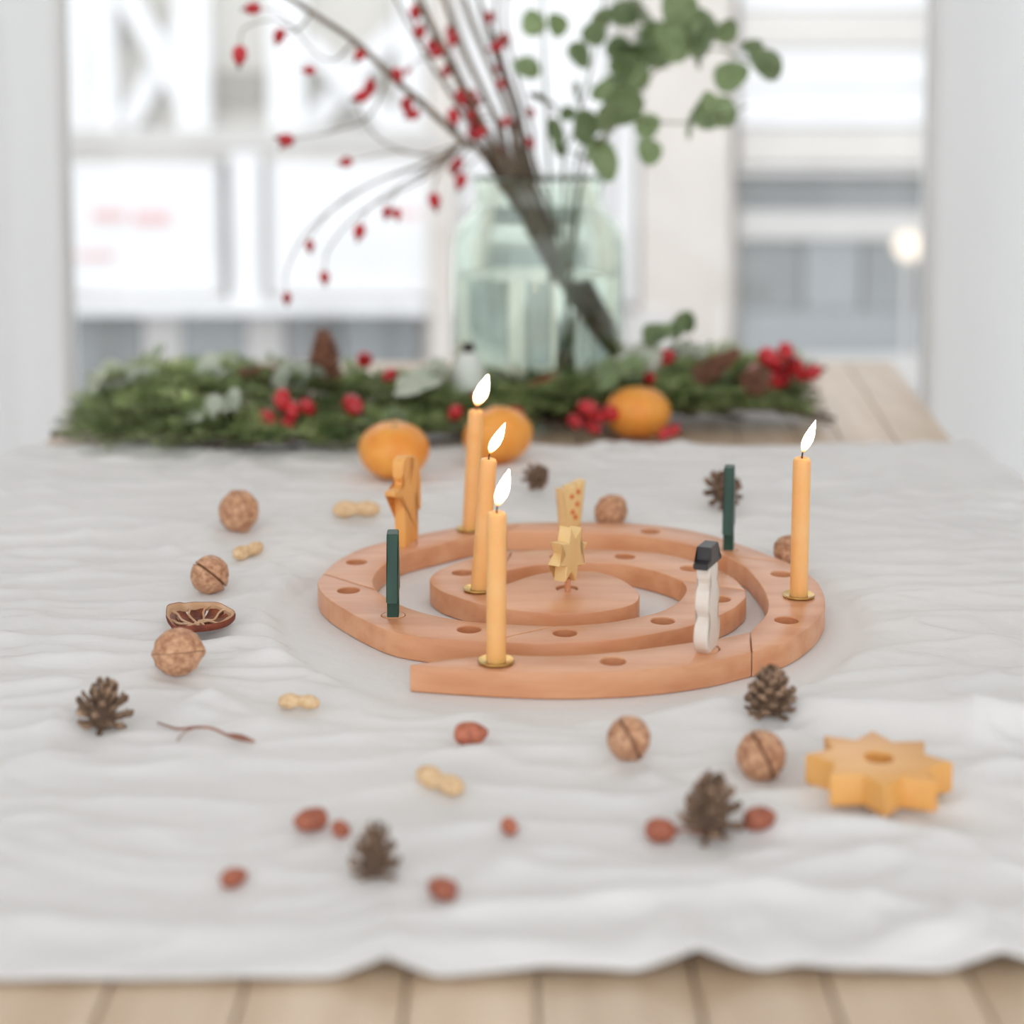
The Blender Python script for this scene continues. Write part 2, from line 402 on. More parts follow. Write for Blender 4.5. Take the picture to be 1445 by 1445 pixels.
# ------------------------------------------------------------------ table
tab = empty('dining_table', (0, 1.2, 0)); tag(tab, 'long light wooden dining table with boarded top', 'table')
far = gp(1258, 510); kink = gp(1345, 630)
ys = [.18, kink.y, far.y]
xr = [.487, .482, far.x]; xl = [-.512, -.512, -.535]
NPL = 17
edges = [0] + [(k + random.uniform(-.12, .12)) / NPL for k in range(1, NPL)] + [1]
for k in range(NPL):
    vs = []; g = .0006
    for z in (TZ - .032, TZ):
        for i, y in enumerate(ys):
            w = xr[i] - xl[i]
            vs.append((xl[i] + w * edges[k] + g, y - 1.2, z)); vs.append((xl[i] + w * edges[k + 1] - g, y - 1.2, z))
    fs = [(6, 7, 9, 8), (8, 9, 11, 10), (1, 0, 2, 3), (3, 2, 4, 5), (0, 1, 7, 6), (4, 10, 11, 5), (0, 6, 8, 2), (2, 8, 10, 4), (1, 3, 9, 7), (3, 5, 11, 9)]
    o = MB().add(vs, fs).build('plank', M['tablewood'], tab, smooth=False)
    bv = o.modifiers.new('bevel', 'BEVEL'); bv.width = .0012; bv.segments = 2
ap = MB().box(-.44, -.415, -.95, .95, TZ - .11, TZ - .032)
ap.build('apron', M['tablewood'], tab, smooth=False)
MB().box(.415, .44, -.95, .95, TZ - .11, TZ - .032).build('apron', M['tablewood'], tab, smooth=False)
for sx in (-1, 1):
    for yy in (-.93, .93):
        MB().box(sx * .42 - .035, sx * .42 + .035, yy - .035, yy + .035, 0, TZ - .032).build('leg', M['tablewood'], tab, smooth=False)

# ------------------------------------------------------------------ tablecloth
rng = np.random.default_rng(11)
PERM = rng.permutation(512); GR = rng.normal(size=(512, 2)); GR /= np.linalg.norm(GR, axis=1)[:, None]
def pn(x, y):
    xi = np.floor(x).astype(int); yi = np.floor(y).astype(int); xf = x - xi; yf = y - yi
    f = lambda t: t * t * t * (t * (t * 6 - 15) + 10)
    def g(ix, iy):
        h = PERM[(PERM[ix % 512] + iy) % 512]; return GR[h, 0] * (x - ix) + GR[h, 1] * (y - iy)
    u, v = f(xf), f(yf)
    a = g(xi, yi) * (1 - u) + g(xi + 1, yi) * u; b = g(xi, yi + 1) * (1 - u) + g(xi + 1, yi + 1) * u
    return (a * (1 - v) + b * v) * 1.5
SPC = gp(802, 834, .018)              # spiral centre
CF_L, CF_R = gp(0, 1394).y, gp(1445, 1376).y
CB_L, CB_R = gp(40, 643).y, gp(1340, 632).y
PEAKS = [(gp(545, 1387).x, .0085, .016), (gp(985, 1384).x, .0105, .020), (gp(1412, 1378).x, .008, .018), (gp(770, 1386).x, .003, .03), (gp(1130, 1380).x, .003, .02)]
RC0 = gp(930, 1012, .008); RC1 = gp(1445, 1022, .012)
def smooth01(t): t = np.clip(t, 0, 1); return t * t * (3 - 2 * t)
def cloth_h(x, y):
    x = np.asarray(x, float); y = np.asarray(y, float)
    wx = x + .03 * pn(x * 5 + 3, y * 5); wy = y + .02 * pn(x * 4, y * 6 + 9)
    big = pn(wx * 4 + 1, wy * 8 + 5)
    rid = 1 - np.abs(pn(wx * 6 + 7, wy * 17 + 2)) * 2.2
    rid2 = 1 - np.abs(pn(wx * 11 + 17, wy * 26 + 12)) * 2.2
    mod = .45 + .55 * smooth01(.5 + pn(x * 3 + 40, y * 3 + 8) * 1.3)
    h = .0045 + .0026 * big + mod * (.0064 * np.clip(rid, 0, 1) ** 2 + .0040 * np.clip(rid2, 0, 1) ** 2) + .0012 * pn(wx * 30, wy * 52) + .0005 * pn(wx * 70, wy * 95)
    # the long fold that runs towards the right
    t = (x - RC0.x) / (RC1.x - RC0.x)
    yc = RC0.y + (RC1.y - RC0.y) * t + .004 * pn(x * 9, y * 0 + 3)
    s = y - yc
    prof = np.where(s > 0, np.exp(-(s / .022) ** 2), np.exp(-(s / .016) ** 2))
    h = h + .0190 * smooth01((t + .25) / .9) * prof
    # flattened under the wooden spiral
    d = np.hypot(x - SPC.x, y - SPC.y)
    k = smooth01((.216 - d) / .02)
    h = h * (1 - k) + .0012 * k
    # near edge: hem slightly lifted, three peaks
    yf = CF_L + (CF_R - CF_L) * (x + .3) / .6
    e = np.clip(y - yf, 0, 1)
    h = h * smooth01(e / .03 + .25) + .0022 * np.exp(-(e / .012) ** 2)
    for px, a, w in PEAKS:
        h = h + a * np.clip(1 - np.abs(x - px) / (w * 1.3), 0, 1) ** 1.1 * np.exp(-(e / .03) ** 1.5)
    return np.maximum(h, .0008)
def ch(x, y): return float(cloth_h(np.array([x]), np.array([y]))[0])
def cp(px, py, dz=0.0):
    """photo pixel -> point dz above the wrinkled cloth"""
    z = .004
    for _ in range(6):
        p = gp(px, py, z + dz); z = .5 * z + .5 * ch(p.x, p.y)
    return gp(px, py, z + dz)
def make_cloth():
    nu, nv = 400, 330
    U = np.linspace(-.66, .64, nu); V = np.linspace(0, 1, nv)
    u, v = np.meshgrid(U, V)
    yf = CF_L + (CF_R - CF_L) * (u + .3) / .6
    yb = CB_L + (CB_R - CB_L) * (u + .5) / 1.0 + .003 * pn(u * 30, u * 0 + 1) + .003 * pn(u * 9, u * 0 + 5)
    y = yf + (yb - yf) * v
    L_, R_ = -.514, .489
    x = u.copy(); drop = np.zeros_like(u); r = .014
    for sgn, ed in ((-1, L_), (1, R_)):
        s = (u - ed) * sgn
        m1 = s > 0
        a = np.clip(s / r, 0, PI / 2)
        xo = r * np.sin(a); dz = r * (1 - np.cos(a)) + np.clip(s - r * PI / 2, 0, 9)
        wav = .012 * np.sin(y * 34 + sgn) * np.clip(s / .08, 0, 1) + .012 * np.clip(s / .08, 0, 1)
        x = np.where(m1, ed + sgn * (xo + wav), x); drop = np.where(m1, dz, drop)
    h = cloth_h(u, y)
    z = TZ + h * np.clip(1 - drop / .02, .1, 1) - drop
    vs = np.stack([x, y, z], -1).reshape(-1, 3)
    i = np.arange(nu * nv).reshape(nv, nu)
    fs = np.stack([i[:-1, :-1], i[:-1, 1:], i[1:, 1:], i[1:, :-1]], -1).reshape(-1, 4)
    me = bpy.data.meshes.new('tablecloth'); me.from_pydata(vs.tolist(), [], fs.tolist())
    me.materials.append(M['cloth']); me.polygons.foreach_set('use_smooth', [True] * len(me.polygons)); me.update()
    o = link('tablecloth', me)
    sm = o.modifiers.new('thick', 'SOLIDIFY'); sm.thickness = .0006; sm.offset = -1
    return tag(o, 'crinkled white linen cloth spread over the wooden table', 'tablecloth')
make_cloth()

# ------------------------------------------------------------------ wooden spiral
ZT = .0180            # top of the spiral above the table
ZB = .0014            # its underside
D_, F_, E_, A_, G_, C_, B_ = (((723, 778), (705, 808)), ((1053, 833), (961, 819)), ((688, 905), (783, 883)), ((455, 809), (531, 832)),
                              ((735, 737.5), (713, 750)), ((1112, 793), (1026, 785)), ((1061, 920), (1058, 891)))
CH = {
 'P2': ([D_[0], (770, 775), (819, 774.5), (891, 777), (946, 783), (1001, 798), (1035, 815), F_[0]],
        [D_[1], (716, 804.5), (752, 798), (784, 795), (816, 794), (860, 795), (891, 798), (932, 808), F_[1]]),
 'P3': ([F_[0], (1053, 842), (1045, 851), (1029, 862), (979, 882), (918, 895), (863, 903), (780, 908), (740, 908), E_[0]],
        [F_[1], (967, 828), (966, 837), (957, 848), (940, 858), (918, 866), (863, 877), (820, 881), E_[1]]),
 'P4': ([E_[0], (650, 904), (607, 901), (555, 892), (513, 875), (474, 853), (455, 838), (448, 826), (449, 817), A_[0]],
        [E_[1], (750, 882), (713, 880), (661, 876), (614, 868), (585, 860), (569, 854), (550, 845), A_[1]]),
 'P5': ([A_[0], (475, 791), (508, 774), (545, 764), (586, 755), (630, 746.5), (663, 742), (700, 739), G_[0]],
        [A_[1], (527, 822), (529, 813), (542, 797), (569, 782), (614, 770), (669, 757), G_[1]]),
 'P6': ([G_[0], (790, 736.5), (821, 736.8), (863, 737.5), (918, 740), (974, 748), (1018, 759), (1057, 772), C_[0]],
        [G_[1], (760, 750), (821, 751), (891, 755), (946, 763), (990, 773), C_[1]]),
 'P7': ([C_[0], (1148, 815), (1160, 830), (1165, 845), (1163, 860), (1148, 881), (1112, 905), B_[0]],
        [C_[1], (1053, 802), (1073, 826), (1082, 845), (1083, 857), (1079, 868), B_[1]]),
 'P8': ([B_[0], (1001, 934), (918, 945), (835, 949.5), (770, 950), (707, 948), (624, 943), (578, 939.5)],
        [B_[1], (1030, 897), (979, 905), (891, 917), (808, 924), (750, 924.5), (707, 923), (650, 928), (610, 933), (578, 937)]),
}
P1_OUT = [D_[0], (697, 781), (655, 790), (625, 801), (609, 811), (606, 820), (614, 829), (632, 838), (688, 855), (752, 864), (820, 865.5), (866, 860), (894, 852), (903, 842),
          (899, 832), (877, 817), (849, 808), (816, 805), (780, 806.5), (748, 812), (716, 823), (697, 827)]
P1_IN = [(697, 827), (696, 817), D_[1]]
HOLES = {
 'P1': [(800, 830), (676, 833), (653, 808)], 'P2': [(790, 785), (882, 785), (975, 802)], 'P3': [(1015, 845), (935, 876), (797, 893)],
 'P4': [(662, 888), (555, 868), (492, 833)], 'P5': [(503, 793), (573, 767), (663, 748)], 'P6': [(804, 743), (918, 750), (1028, 775)],
 'P7': [(1103, 810), (1127, 842), (1110, 875)], 'P8': [(998, 915), (865, 933), (700, 935)]}
def g2(p): q = gp(p[0], p[1], ZT); return Vector((q.x, q.y, 0))
def inset(loop, d):
    n = len(loop); out = []
    for i in range(n):
        a = (loop[i] - loop[i - 1]); b = (loop[(i + 1) % n] - loop[i])
        na = Vector((-a.y, a.x, 0)).normalized(); nb = Vector((-b.y, b.x, 0)).normalized()
        m = (na + nb); m = m.normalized() if m.length > 1e-6 else na
        k = min(1 / max(m.dot(na), .5), 1.6)
        out.append(loop[i] + m * d * k)
    return out
def block_mesh(name, loop, holes, z0, z1, bev, m, hr=.0079, hole_floor=.005, nh=24):
    area = sum(loop[i - 1].x * loop[i].y - loop[i].x * loop[i - 1].y for i in range(len(loop)))
    if area < 0: loop = loop[::-1]
    bm = bmesh.new()
    def ring(lp, z): return [bm.verts.new((p.x, p.y, z)) for p in lp]
    def bridge(a, b):
        n = len(a)
        for i in range(n): bm.faces.new((a[i], a[(i + 1) % n], b[(i + 1) % n], b[i]))
    ins = inset(loop, bev); ins2 = inset(loop, bev * .3)
    rs = [ring(ins, z0), ring(loop, z0 + bev), ring(loop, z1 - bev), ring(ins2, z1 - bev * .3), ring(ins, z1)]
    for a, b in zip(rs[:-1], rs[1:]): bridge(a, b)
    bm.faces.new(rs[0][::-1])
    top_edges = []
    def loop_edges(r):
        n = len(r)
        return [bm.edges.get((r[i], r[(i + 1) % n])) or bm.edges.new((r[i], r[(i + 1) % n])) for i in range(n)]
    top_edges += loop_edges(rs[-1])
    for hx, hy, rr in holes:
        circ = lambda rad: [Vector((hx + rad * math.cos(2 * PI * k / nh), hy + rad * math.sin(2 * PI * k / nh), 0)) for k in range(nh)]
        h0, h1, h2 = ring(circ(rr + .0006), z1), ring(circ(rr), z1 - .0006), ring(circ(rr), z0 + hole_floor)
        bridge(h1, h0); bridge(h2, h1); bm.faces.new(h2)
        top_edges += loop_edges(h0)
    bmesh.ops.triangle_fill(bm, edges=top_edges, use_beauty=True)
    bmesh.ops.recalc_face_normals(bm, faces=bm.faces)
    me = bpy.data.meshes.new(name); bm.to_mesh(me); bm.free(); me.materials.append(m)
    me.polygons.foreach_set('use_smooth', [True] * len(me.polygons)); me.set_sharp_from_angle(angle=R(35)); me.update()
    return me
BL = {'P1': 'round central spiral block carrying the pale star and a lit candle', 'P2': 'curved inner spiral block with three empty holes behind the pale star',
      'P3': 'curved inner spiral block with three empty holes in front of the central disc', 'P4': 'curved spiral block carrying a green tree between two empty holes',
      'P5': 'curved outer spiral block carrying the orange angel and a lit candle', 'P6': 'curved outer spiral block carrying the yellow crown figure and a green tree',
      'P7': 'curved outer spiral block with a lone candle between two empty holes', 'P8': 'tapering end block of the spiral carrying the snowman and a candle'}
for k in ('P1', 'P2', 'P3', 'P4', 'P5', 'P6', 'P7', 'P8'):
    if k == 'P1':
        lp = catmull([g2(p) for p in P1_OUT], 5)[:-1] + catmull([g2(p) for p in P1_IN], 4)
    else:
        o_, i_ = CH[k]
        lp = catmull([g2(p) for p in o_], 5) + catmull([g2(p) for p in i_], 5)[::-1]
    ar = sum(lp[i - 1].x * lp[i].y - lp[i].x * lp[i - 1].y for i in range(len(lp)))
    if ar < 0: lp = lp[::-1]
    lp = inset(lp, .00035)
    c = sum(lp, Vector()) / len(lp)
    hs = []
    for q in HOLES[k]:
        p = g2(q); hs.append((p.x - c.x, p.y - c.y, .0079))
    me = block_mesh('spiral_block', [p - c for p in lp], hs, 0, ZT - ZB, .0011, M['alder'])
    o = link('spiral_block', me, None, (c.x, c.y, TZ + ZB))
    tag(o, BL[k], 'wooden block', 'wooden spiral blocks')

# ------------------------------------------------------------------ candles in brass rings
def candle(base, h, r, tilt, label, hlabel, fl_lean, fl_len=.0235, fl_w=.0039):
    p = gp(base[0], base[1], ZT)
    hb = MB().lathe([(r + .0002, -.010), (r + .0009, -.010), (r + .0009, .0004), (.0108, .0006), (.0113, .0014), (.0108, .0021), (r + .0016, .0013), (r + .0002, .0010)], 36, closed=True)
    o = hb.build('candle_holder', M['brass'], None, loc=p); tag(o, hlabel, 'candle holder', 'brass candle holders')
    root = empty('candle', p, tilt); tag(root, label, 'candle', 'lit beeswax candles')
    prof = [(0, -.009), (r * .98, -.009), (r, -.008), (r, h * .5), (r, h - .004), (r * .97, h - .002), (r * .86, h - .0006), (r * .66, h), (r * .5, h - .0003), (r * .3, h - .001), (0, h - .0012)]
    MB().lathe(prof, 32).build('wax_body', M['wax'], root, angle=60)
    lx = fl_lean
    MB().tube(catmull([(0, 0, h - .002), (.0001, 0, h + .002), (.0006 * lx / .2, .0002, h + .0055)], 3), [.0006] * 6 + [.0005], 6).build('wick', M['wick'], root); wk = root.children[-1]
    n = 22; prof = []
    for i in range(n + 1):
        t = i / n
        rr = fl_w * (math.sin(PI / 2 * t / .38) ** .9 if t < .38 else math.cos(PI / 2 * (t - .38) / .62) ** 1.05)
        prof.append((rr if 0 < i < n else 0, fl_len * t))
    fb = MB().lathe(prof, 20).map(lambda q: Vector((q.x + lx * q.z + .9 * (q.z - fl_len * .5) ** 2 * (1 if q.z > fl_len * .5 else 0), q.y * .8, q.z)))
    fb.build('flame', M['flame'], wk, loc=(.0003, 0, h + .0028))
    return root
candle((700, 935), .0938, .00605, (0, R(.3), 0), 'lit beeswax candle at the tapering open end of the spiral', 'brass ring round the candle at the spiral open end', .30)
candle((676, 833), .0948, .0060, (0, R(4.2), 0), 'leaning lit beeswax candle on the central disc beside the pale star', 'brass ring round the candle on the central disc', .40)
candle((663, 748), .0990, .0062, (0, R(3.0), 0), 'lit beeswax candle on the outer spiral beside the orange angel', 'brass ring round the candle beside the orange angel', .30, .0262, .0050)
candle((1127, 842), .0985, .0062, (0, R(.5), 0), 'lit beeswax candle standing between two empty holes of the outer spiral', 'brass ring round the candle standing between two empty holes', .36, .0235, .0036)

# ------------------------------------------------------------------ wooden plug figures
def slab(loop, th, bev=.0007):
    """outline in (s, z) -> board of thickness th lying in the local x-z plane"""
    loop = [Vector((a, b, 0)) for a, b in loop]
    ar = sum(loop[i - 1].x * loop[i].y - loop[i].x * loop[i - 1].y for i in range(len(loop)))
    if ar < 0: loop = loop[::-1]
    bm = bmesh.new(); n = len(loop); ins = inset(loop, bev)
    rs = [[bm.verts.new((p.x, y, p.y)) for p in lp] for lp, y in ((ins, -th / 2), (loop, -th / 2 + bev), (loop, th / 2 - bev), (ins, th / 2))]
    for a, b in zip(rs[:-1], rs[1:]):
        for i in range(n): bm.faces.new((a[i], a[(i + 1) % n], b[(i + 1) % n], b[i]))
    f1 = bm.faces.new(rs[0]); f2 = bm.faces.new(rs[-1][::-1])
    bmesh.ops.triangulate(bm, faces=[f1, f2])
    bmesh.ops.recalc_face_normals(bm, faces=bm.faces)
    return bm
def slab_obj(name, loop, th, m, parent, bev=.0007, loc=None):
    bm = slab(loop, th, bev); me = bpy.data.meshes.new(name); bm.to_mesh(me); bm.free(); me.materials.append(m)
    me.polygons.foreach_set('use_smooth', [True] * len(me.polygons)); me.set_sharp_from_angle(angle=R(35)); me.update()
    return link(name, me, parent, loc)
def plug(root, m, r=.0078):
    MB().lathe([(0, -.010), (r - .0004, -.010), (r - .0001, -.009), (r - .0001, .0), (r - .0006, .0004), (0, .0004)], 24).build('plug', m, root)
def fig(px, py, rz, name, label, cat, grp='wooden figures plugged into the spiral'):
    p = gp(px, py, ZT); o = empty(name, p, (0, 0, rz)); tag(o, label, cat, grp); return o
def tree(px, py, h, rz, label):
    o = fig(px, py, rz, 'tree_figure', label, 'tree figure')
    w = .019
    tr = h * .25
    half = [(.006, 0), (.0055, tr), (w, tr - .0004), (w * .80, h * .46), (w * .55, h * .70), (.0062, h)]
    loop = half + [(-a, b) for a, b in half[::-1]]
    slab_obj('fir_board', loop, .0078, M['green'], o)
    plug(o, M['alder']); return o
tree(555, 868, .0570, R(92), 'flat green wooden tree on the spiral block between two empty holes')
tree(1028, 775, .0655, R(78.5), 'flat green wooden tree standing behind the snowman near the far pine cone')

o = fig(573, 767, R(71), 'angel_figure', 'orange wooden angel standing on the far side of the spiral', 'angel figure')
Hh = .0715
def cm2(pts, sub=4): return [(p.x, p.y) for p in catmull([Vector((a, b, 0)) for a, b in pts], sub)]
front = [(-.011, 0), (-.0125, .018), (-.0135, .034), (-.0165, .0405), (-.0300, .0440), (-.0315, .0470), (-.0300, .0482), (-.0150, .0488), (-.0125, .0515), (-.0155, .0560), (-.0160, .0610), (-.0155, .0670), (-.0120, .0705), (-.007, Hh)]
back = [(-.0020, .070), (-.0010, .0655), (.0005, .0500), (.0040, .0645), (.0085, .0685), (.0150, .0645), (.0195, .054), (.0210, .040), (.0205, .0235), (.0150, .0275), (.0095, .0385), (.0100, .026), (.0150, .006), (.0135, 0)]
slab_obj('angel_board', cm2(front, 4) + cm2(back, 4), .0088, M['orangewood'], o)
plug(o, M['alder'])

o = fig(801, 833, R(58), 'star_figure', 'pale yellow wooden star on a thin peg in the central disc', 'star figure')
def star_loop(R1, R2, n=8, ph=0): return [((R1 if k % 2 == 0 else R2) * math.cos(ph + PI * k / n), (R1 if k % 2 == 0 else R2) * math.sin(ph + PI * k / n)) for k in range(2 * n)]
slab_obj('star_board', star_loop(.0205, .0118, 8, R(11)), .0098, M['yellowwood'], o, loc=(0, 0, .0265))
MB().lathe([(0, -.004), (.0021, -.004), (.0021, .0085), (0, .0085)], 14).build('peg', M['alder'], o)
MB().lathe([(0, -.010), (.0070, -.010), (.0070, -.0006), (0, -.0006)], 24).build('plug', M['alder'], o)

o = fig(804, 743, R(40), 'crown_figure', 'yellow wooden three-pronged figure with orange spots behind the pale star', 'crown figure')
loop = cm2([(-.0085, 0), (-.0088, .014), (-.0100, .024), (-.0125, .0335)], 4) + [(-.006, .0325), (-.0042, .0295), (-.0030, .0345), (.0030, .0350), (.0042, .0300), (.0062, .0360)] + cm2([(.0135, .0375), (.0105, .024), (.0085, .012), (.0085, 0)], 4)
slab_obj('crown_board', loop, .0095, M['yellowwood'], o)
for sx, sz in ((-.002, .026), (.004, .019), (-.001, .013), (.005, .029), (.002, .0085)):
    MB().lathe([(0, 0), (.0022, 0), (.0018, .0005), (0, .0006)], 12).build('spot', M['dots'], o, loc=(sx, -.00475, sz), rot=(PI / 2, 0, 0))
plug(o, M['alder'])

o = fig(997, 916, R(66), 'snowman_figure', 'white wooden snowman with a black hat near the spiral end', 'snowman figure')
loop = []
for s in (1, -1):
    seg = [(.0080, 0), (.0130, .005), (.0146, .011), (.0126, .018), (.0076, .0225), (.0112, .028), (.0122, .033), (.0104, .0395), (.0062, .0435), (.0086, .0475), (.0090, .0515), (.0080, .0545)]
    sm = cm2(seg, 3)
    loop += [(a * s, b) for a, b in (sm if s == 1 else sm[::-1])]
slab_obj('body', loop, .0088, M['whitewood'], o)
slab_obj('hat', [(.0150, .0545), (.0150, .0580), (.0088, .0592), (.0080, .0672), (-.0080, .0672), (-.0088, .0592), (-.0150, .0580), (-.0150, .0545)], .0096, M['hat'], o)
plug(o, M['alder'])

# ------------------------------------------------------------------ golden star lying on the cloth
q = cp(1240, 1070, .0165)
z0 = max(ch(q.x + dx, q.y + dy) for dx in (-.03, 0, .03) for dy in (-.025, 0, .025)) - .0012
lp_ = [Vector((a, b, 0)) for a, b in star_loop(.0365, .0245, 8, R(-8))]
me = block_mesh('star_block', lp_, [(0, 0, .0072)], 0, .0165, .0013, M['starwood'])
o = link('star_block', me, None, (q.x, q.y, TZ + z0)); tag(o, 'thick golden wooden star with a centre hole lying on the cloth', 'wooden star')

# ------------------------------------------------------------------ walnuts, peanuts, kernels
def walnut_half_mesh(sgn, gap):
    mb = MB(); prof = []; n = 40; m = 14
    vs = []; fs = []
    for i in range(m + 1):
        a = PI / 2 * i / m
        for k in range(n):
            q = 2 * PI * k / n
            d = Vector((math.cos(a) * math.cos(q), math.cos(a) * math.sin(q), math.sin(a)))
            nz = mnoise.noise(d * 3.1 + Vector((5 * sgn, 2, 1))) * .05 + mnoise.noise(d * 8 + Vector((1, 7 * sgn, 3))) * .028
            rr = 1 + nz + (.05 * math.exp(-(a / .16) ** 2))
            p = Vector((d.x * 1.06 * rr, d.y * .97 * rr, (d.z * 1.0 * rr + gap) * sgn))
            if d.x > .9: p.x += (d.x - .9) * .8
            vs.append(p)
    for i in range(m):
        for k in range(n):
            k2 = (k + 1) % n; fs.append((i * n + k, i * n + k2, (i + 1) * n + k2, (i + 1) * n + k))
    fs.append(tuple(range(n)))
    return mb.add(vs, fs).mesh('shell_half', M['walnut'], angle=60)
WN = {}
def walnut(px, py, r, rot, label, gap=.03, table=None):
    p = cp(px, py, r)
    key = round(gap, 3)
    if key not in WN: WN[key] = (walnut_half_mesh(1, gap), walnut_half_mesh(-1, gap))
    z = ch(p.x, p.y) if table is None else table
    o = empty('walnut', (p.x, p.y, TZ + z + r * 1.0), rot); tag(o, label, 'walnut', 'walnuts scattered on the cloth')
    o.scale = (r, r, r)
    link('shell_half', WN[key][0], o); link('shell_half', WN[key][1], o)
    k = MB().lathe([(0, -.5), (.5, -.42), (.86, -.2), (.97, 0), (.86, .2), (.5, .42), (0, .5)], 20).build('kernel', M['dark'], o)
walnut(337, 721, .0165, (R(-20), R(80), R(20)), 'walnut beside the peanut lying far from the dried orange slice', .02)
walnut(296, 811, .0128, (R(-14), R(44), R(18)), 'cracked walnut with a dark slit behind the dried orange slice', .07)
walnut(251, 920, .0142, (R(-14), R(-4), 0), 'smooth walnut touching the dried orange slice', .015)
walnut(862, 722, .0135, (R(10), R(-48), R(30)), 'walnut behind the spiral near the yellow crown figure', .05)
walnut(887, 1042, .0108, (R(0), R(64), R(14)), 'cracked walnut in front of the spiral open end block', .07)
walnut(1074, 1066, .0120, (R(0), R(66), R(12)), 'cracked walnut beside the golden wooden star', .08)
walnut(1113, 777, .0118, (R(20), R(30), R(80)), 'walnut hidden behind the lone candle of the outer spiral', .02)

def peanut_mesh():
    prof = []; n = 26
    for i in range(n + 1):
        t = i / n; x = -1 + 2 * t
        r = .36 * math.sqrt(max(0, 1 - abs(x) ** 3.2)) * (1 - .30 * math.exp(-(x / .28) ** 2)) * (1.0 if x < 0 else .93)
        prof.append((r if 0 < i < n else 0, x))
    mb = MB().lathe(prof, 24)
    def fn(p):
        a = math.atan2(p.y, p.x); k = 1 + .05 * abs(math.sin(a * 5)) + .05 * mnoise.noise(p * 7)
        return Vector((p.x * k + .06 * (1 - p.z * p.z), p.y * k, p.z))
    return mb.map(fn).mesh('peanut', M['peanut'], angle=70)
PN = peanut_mesh()
def peanut(px, py, L, rz, label, roll=0, zoff=.36):
    p = cp(px, py, L / 2 * .36)
    o = link('peanut', PN, None, (p.x, p.y, TZ + ch(p.x, p.y) + L / 2 * zoff), None, (L / 2,) * 3)
    o.rotation_euler = (Matrix.Rotation(rz, 4, 'Z') @ Matrix.Rotation(PI / 2, 4, 'Y') @ Matrix.Rotation(roll, 4, 'Z')).to_euler()
    tag(o, label, 'peanut', 'unshelled peanuts on the cloth')
peanut(503, 720, .042, R(4), 'peanut in shell lying behind the orange angel', R(200), .38)
peanut(350, 776, .033, R(58), 'peanut in shell between two walnuts beside the spiral', R(20))
peanut(422, 993, .0255, R(-8), 'short peanut in shell between the dried twig and the spiral tip', R(190), .42)
peanut(621, 1101, .032, R(-42), 'peanut in shell in front of the single red-brown kernel', R(30))

def kernel_mesh():
    prof = [(0, -1), (.28, -.96), (.5, -.8), (.64, -.5), (.68, -.1), (.64, .3), (.5, .66), (.3, .9), (.12, 1.02), (0, 1.05)]
    mb = MB().lathe([(p.x, p.y) for p in catmull([Vector((a, b, 0)) for a, b in prof], 2)], 20)
    return mb.map(lambda p: p * (1 + .05 * mnoise.noise(p * 2.2))).mesh('nut_kernel', M['kernel'], angle=80)
KN = kernel_mesh()
def kernel(px, py, L, rz, label, tilt=0):
    p = cp(px, py, L * .33)
    o = link('nut_kernel', KN, None, (p.x, p.y, TZ + ch(p.x, p.y) + L / 2 * .66), None, (L / 2,) * 3)
    o.rotation_euler = (Matrix.Rotation(rz, 4, 'Z') @ Matrix.Rotation(PI / 2 - tilt, 4, 'Y')).to_euler()
    tag(o, label, 'nut kernel', 'shelled red-brown kernels on the cloth')
kernel(664, 1036, .0185, R(6), 'red-brown kernel lying between the spiral open end and a peanut')
kernel(439, 1157, .0165, R(200), 'longest red-brown kernel touching a small round one')
kernel(480, 1169, .0112, R(130), 'small round kernel between a longer kernel and a pine cone')
kernel(718, 1165, .0112, R(110), 'lone small kernel on the open cloth in front of a peanut')
kernel(330, 1238, .0125, R(35), 'lone red-brown kernel on the cloth farthest from the spiral')
kernel(624, 1254, .0145, R(150), 'red-brown kernel beside the small pine cone near the hem')
kernel(1072, 1155, .0168, R(22), 'brown kernel beside the tall pine cone and golden star')

# a rose hip with its stalk
p = cp(932, 1171, .006)
o = empty('rosehip', (p.x, p.y, TZ + ch(p.x, p.y) + .0058), (0, 0, R(-8))); tag(o, 'dried red rosehip with stalk touching a pine cone', 'rosehip')
MB().lathe([(0, -.0075), (.003, -.0070), (.0053, -.004), (.0058, 0), (.005, .004), (.003, .0068), (0, .0078)], 20).build('fruit', M['kernel'], o, rot=(0, PI / 2, 0))
MB().tube(catmull([(.007, 0, 0), (.013, .001, .001), (.020, 0, -.001)], 4), [.0016, .0012, .0009, .0008, .0008, .0008, .0008, .0009, .001], 8).build('stalk', M['twig'], o)

# ------------------------------------------------------------------ pine cones
def scale_mesh(L, W, T, m, curl=.35, name='scale'):
    """one woody scale growing along +x, curling up, with a thickened tip"""
    st = [(0, .40, .8), (.35, .75, .9), (.68, 1.0, 1.1), (.88, .95, 2.0), (1.0, .42, 1.0)]
    vs = []; fs = []
    for t, w, th in st:
        x = L * t; z = curl * L * t * t
        for sy, sz in ((-1, -1), (1, -1), (1, 1), (-1, 1)):
            vs.append((x, sy * W / 2 * w, z + sz * T / 2 * th - (.10 * L * sy * sy * t)))
    for i in range(len(st) - 1):
        for k in range(4):
            a = i * 4 + k; b = i * 4 + (k + 1) % 4; fs.append((a, b, b + 4, a + 4))
    n = len(st) * 4
    fs += [(3, 2, 1, 0), (n - 4, n - 3, n - 2, n - 1)]
    return MB().add(vs, fs).mesh(name, m, angle=30)
SCM = {}
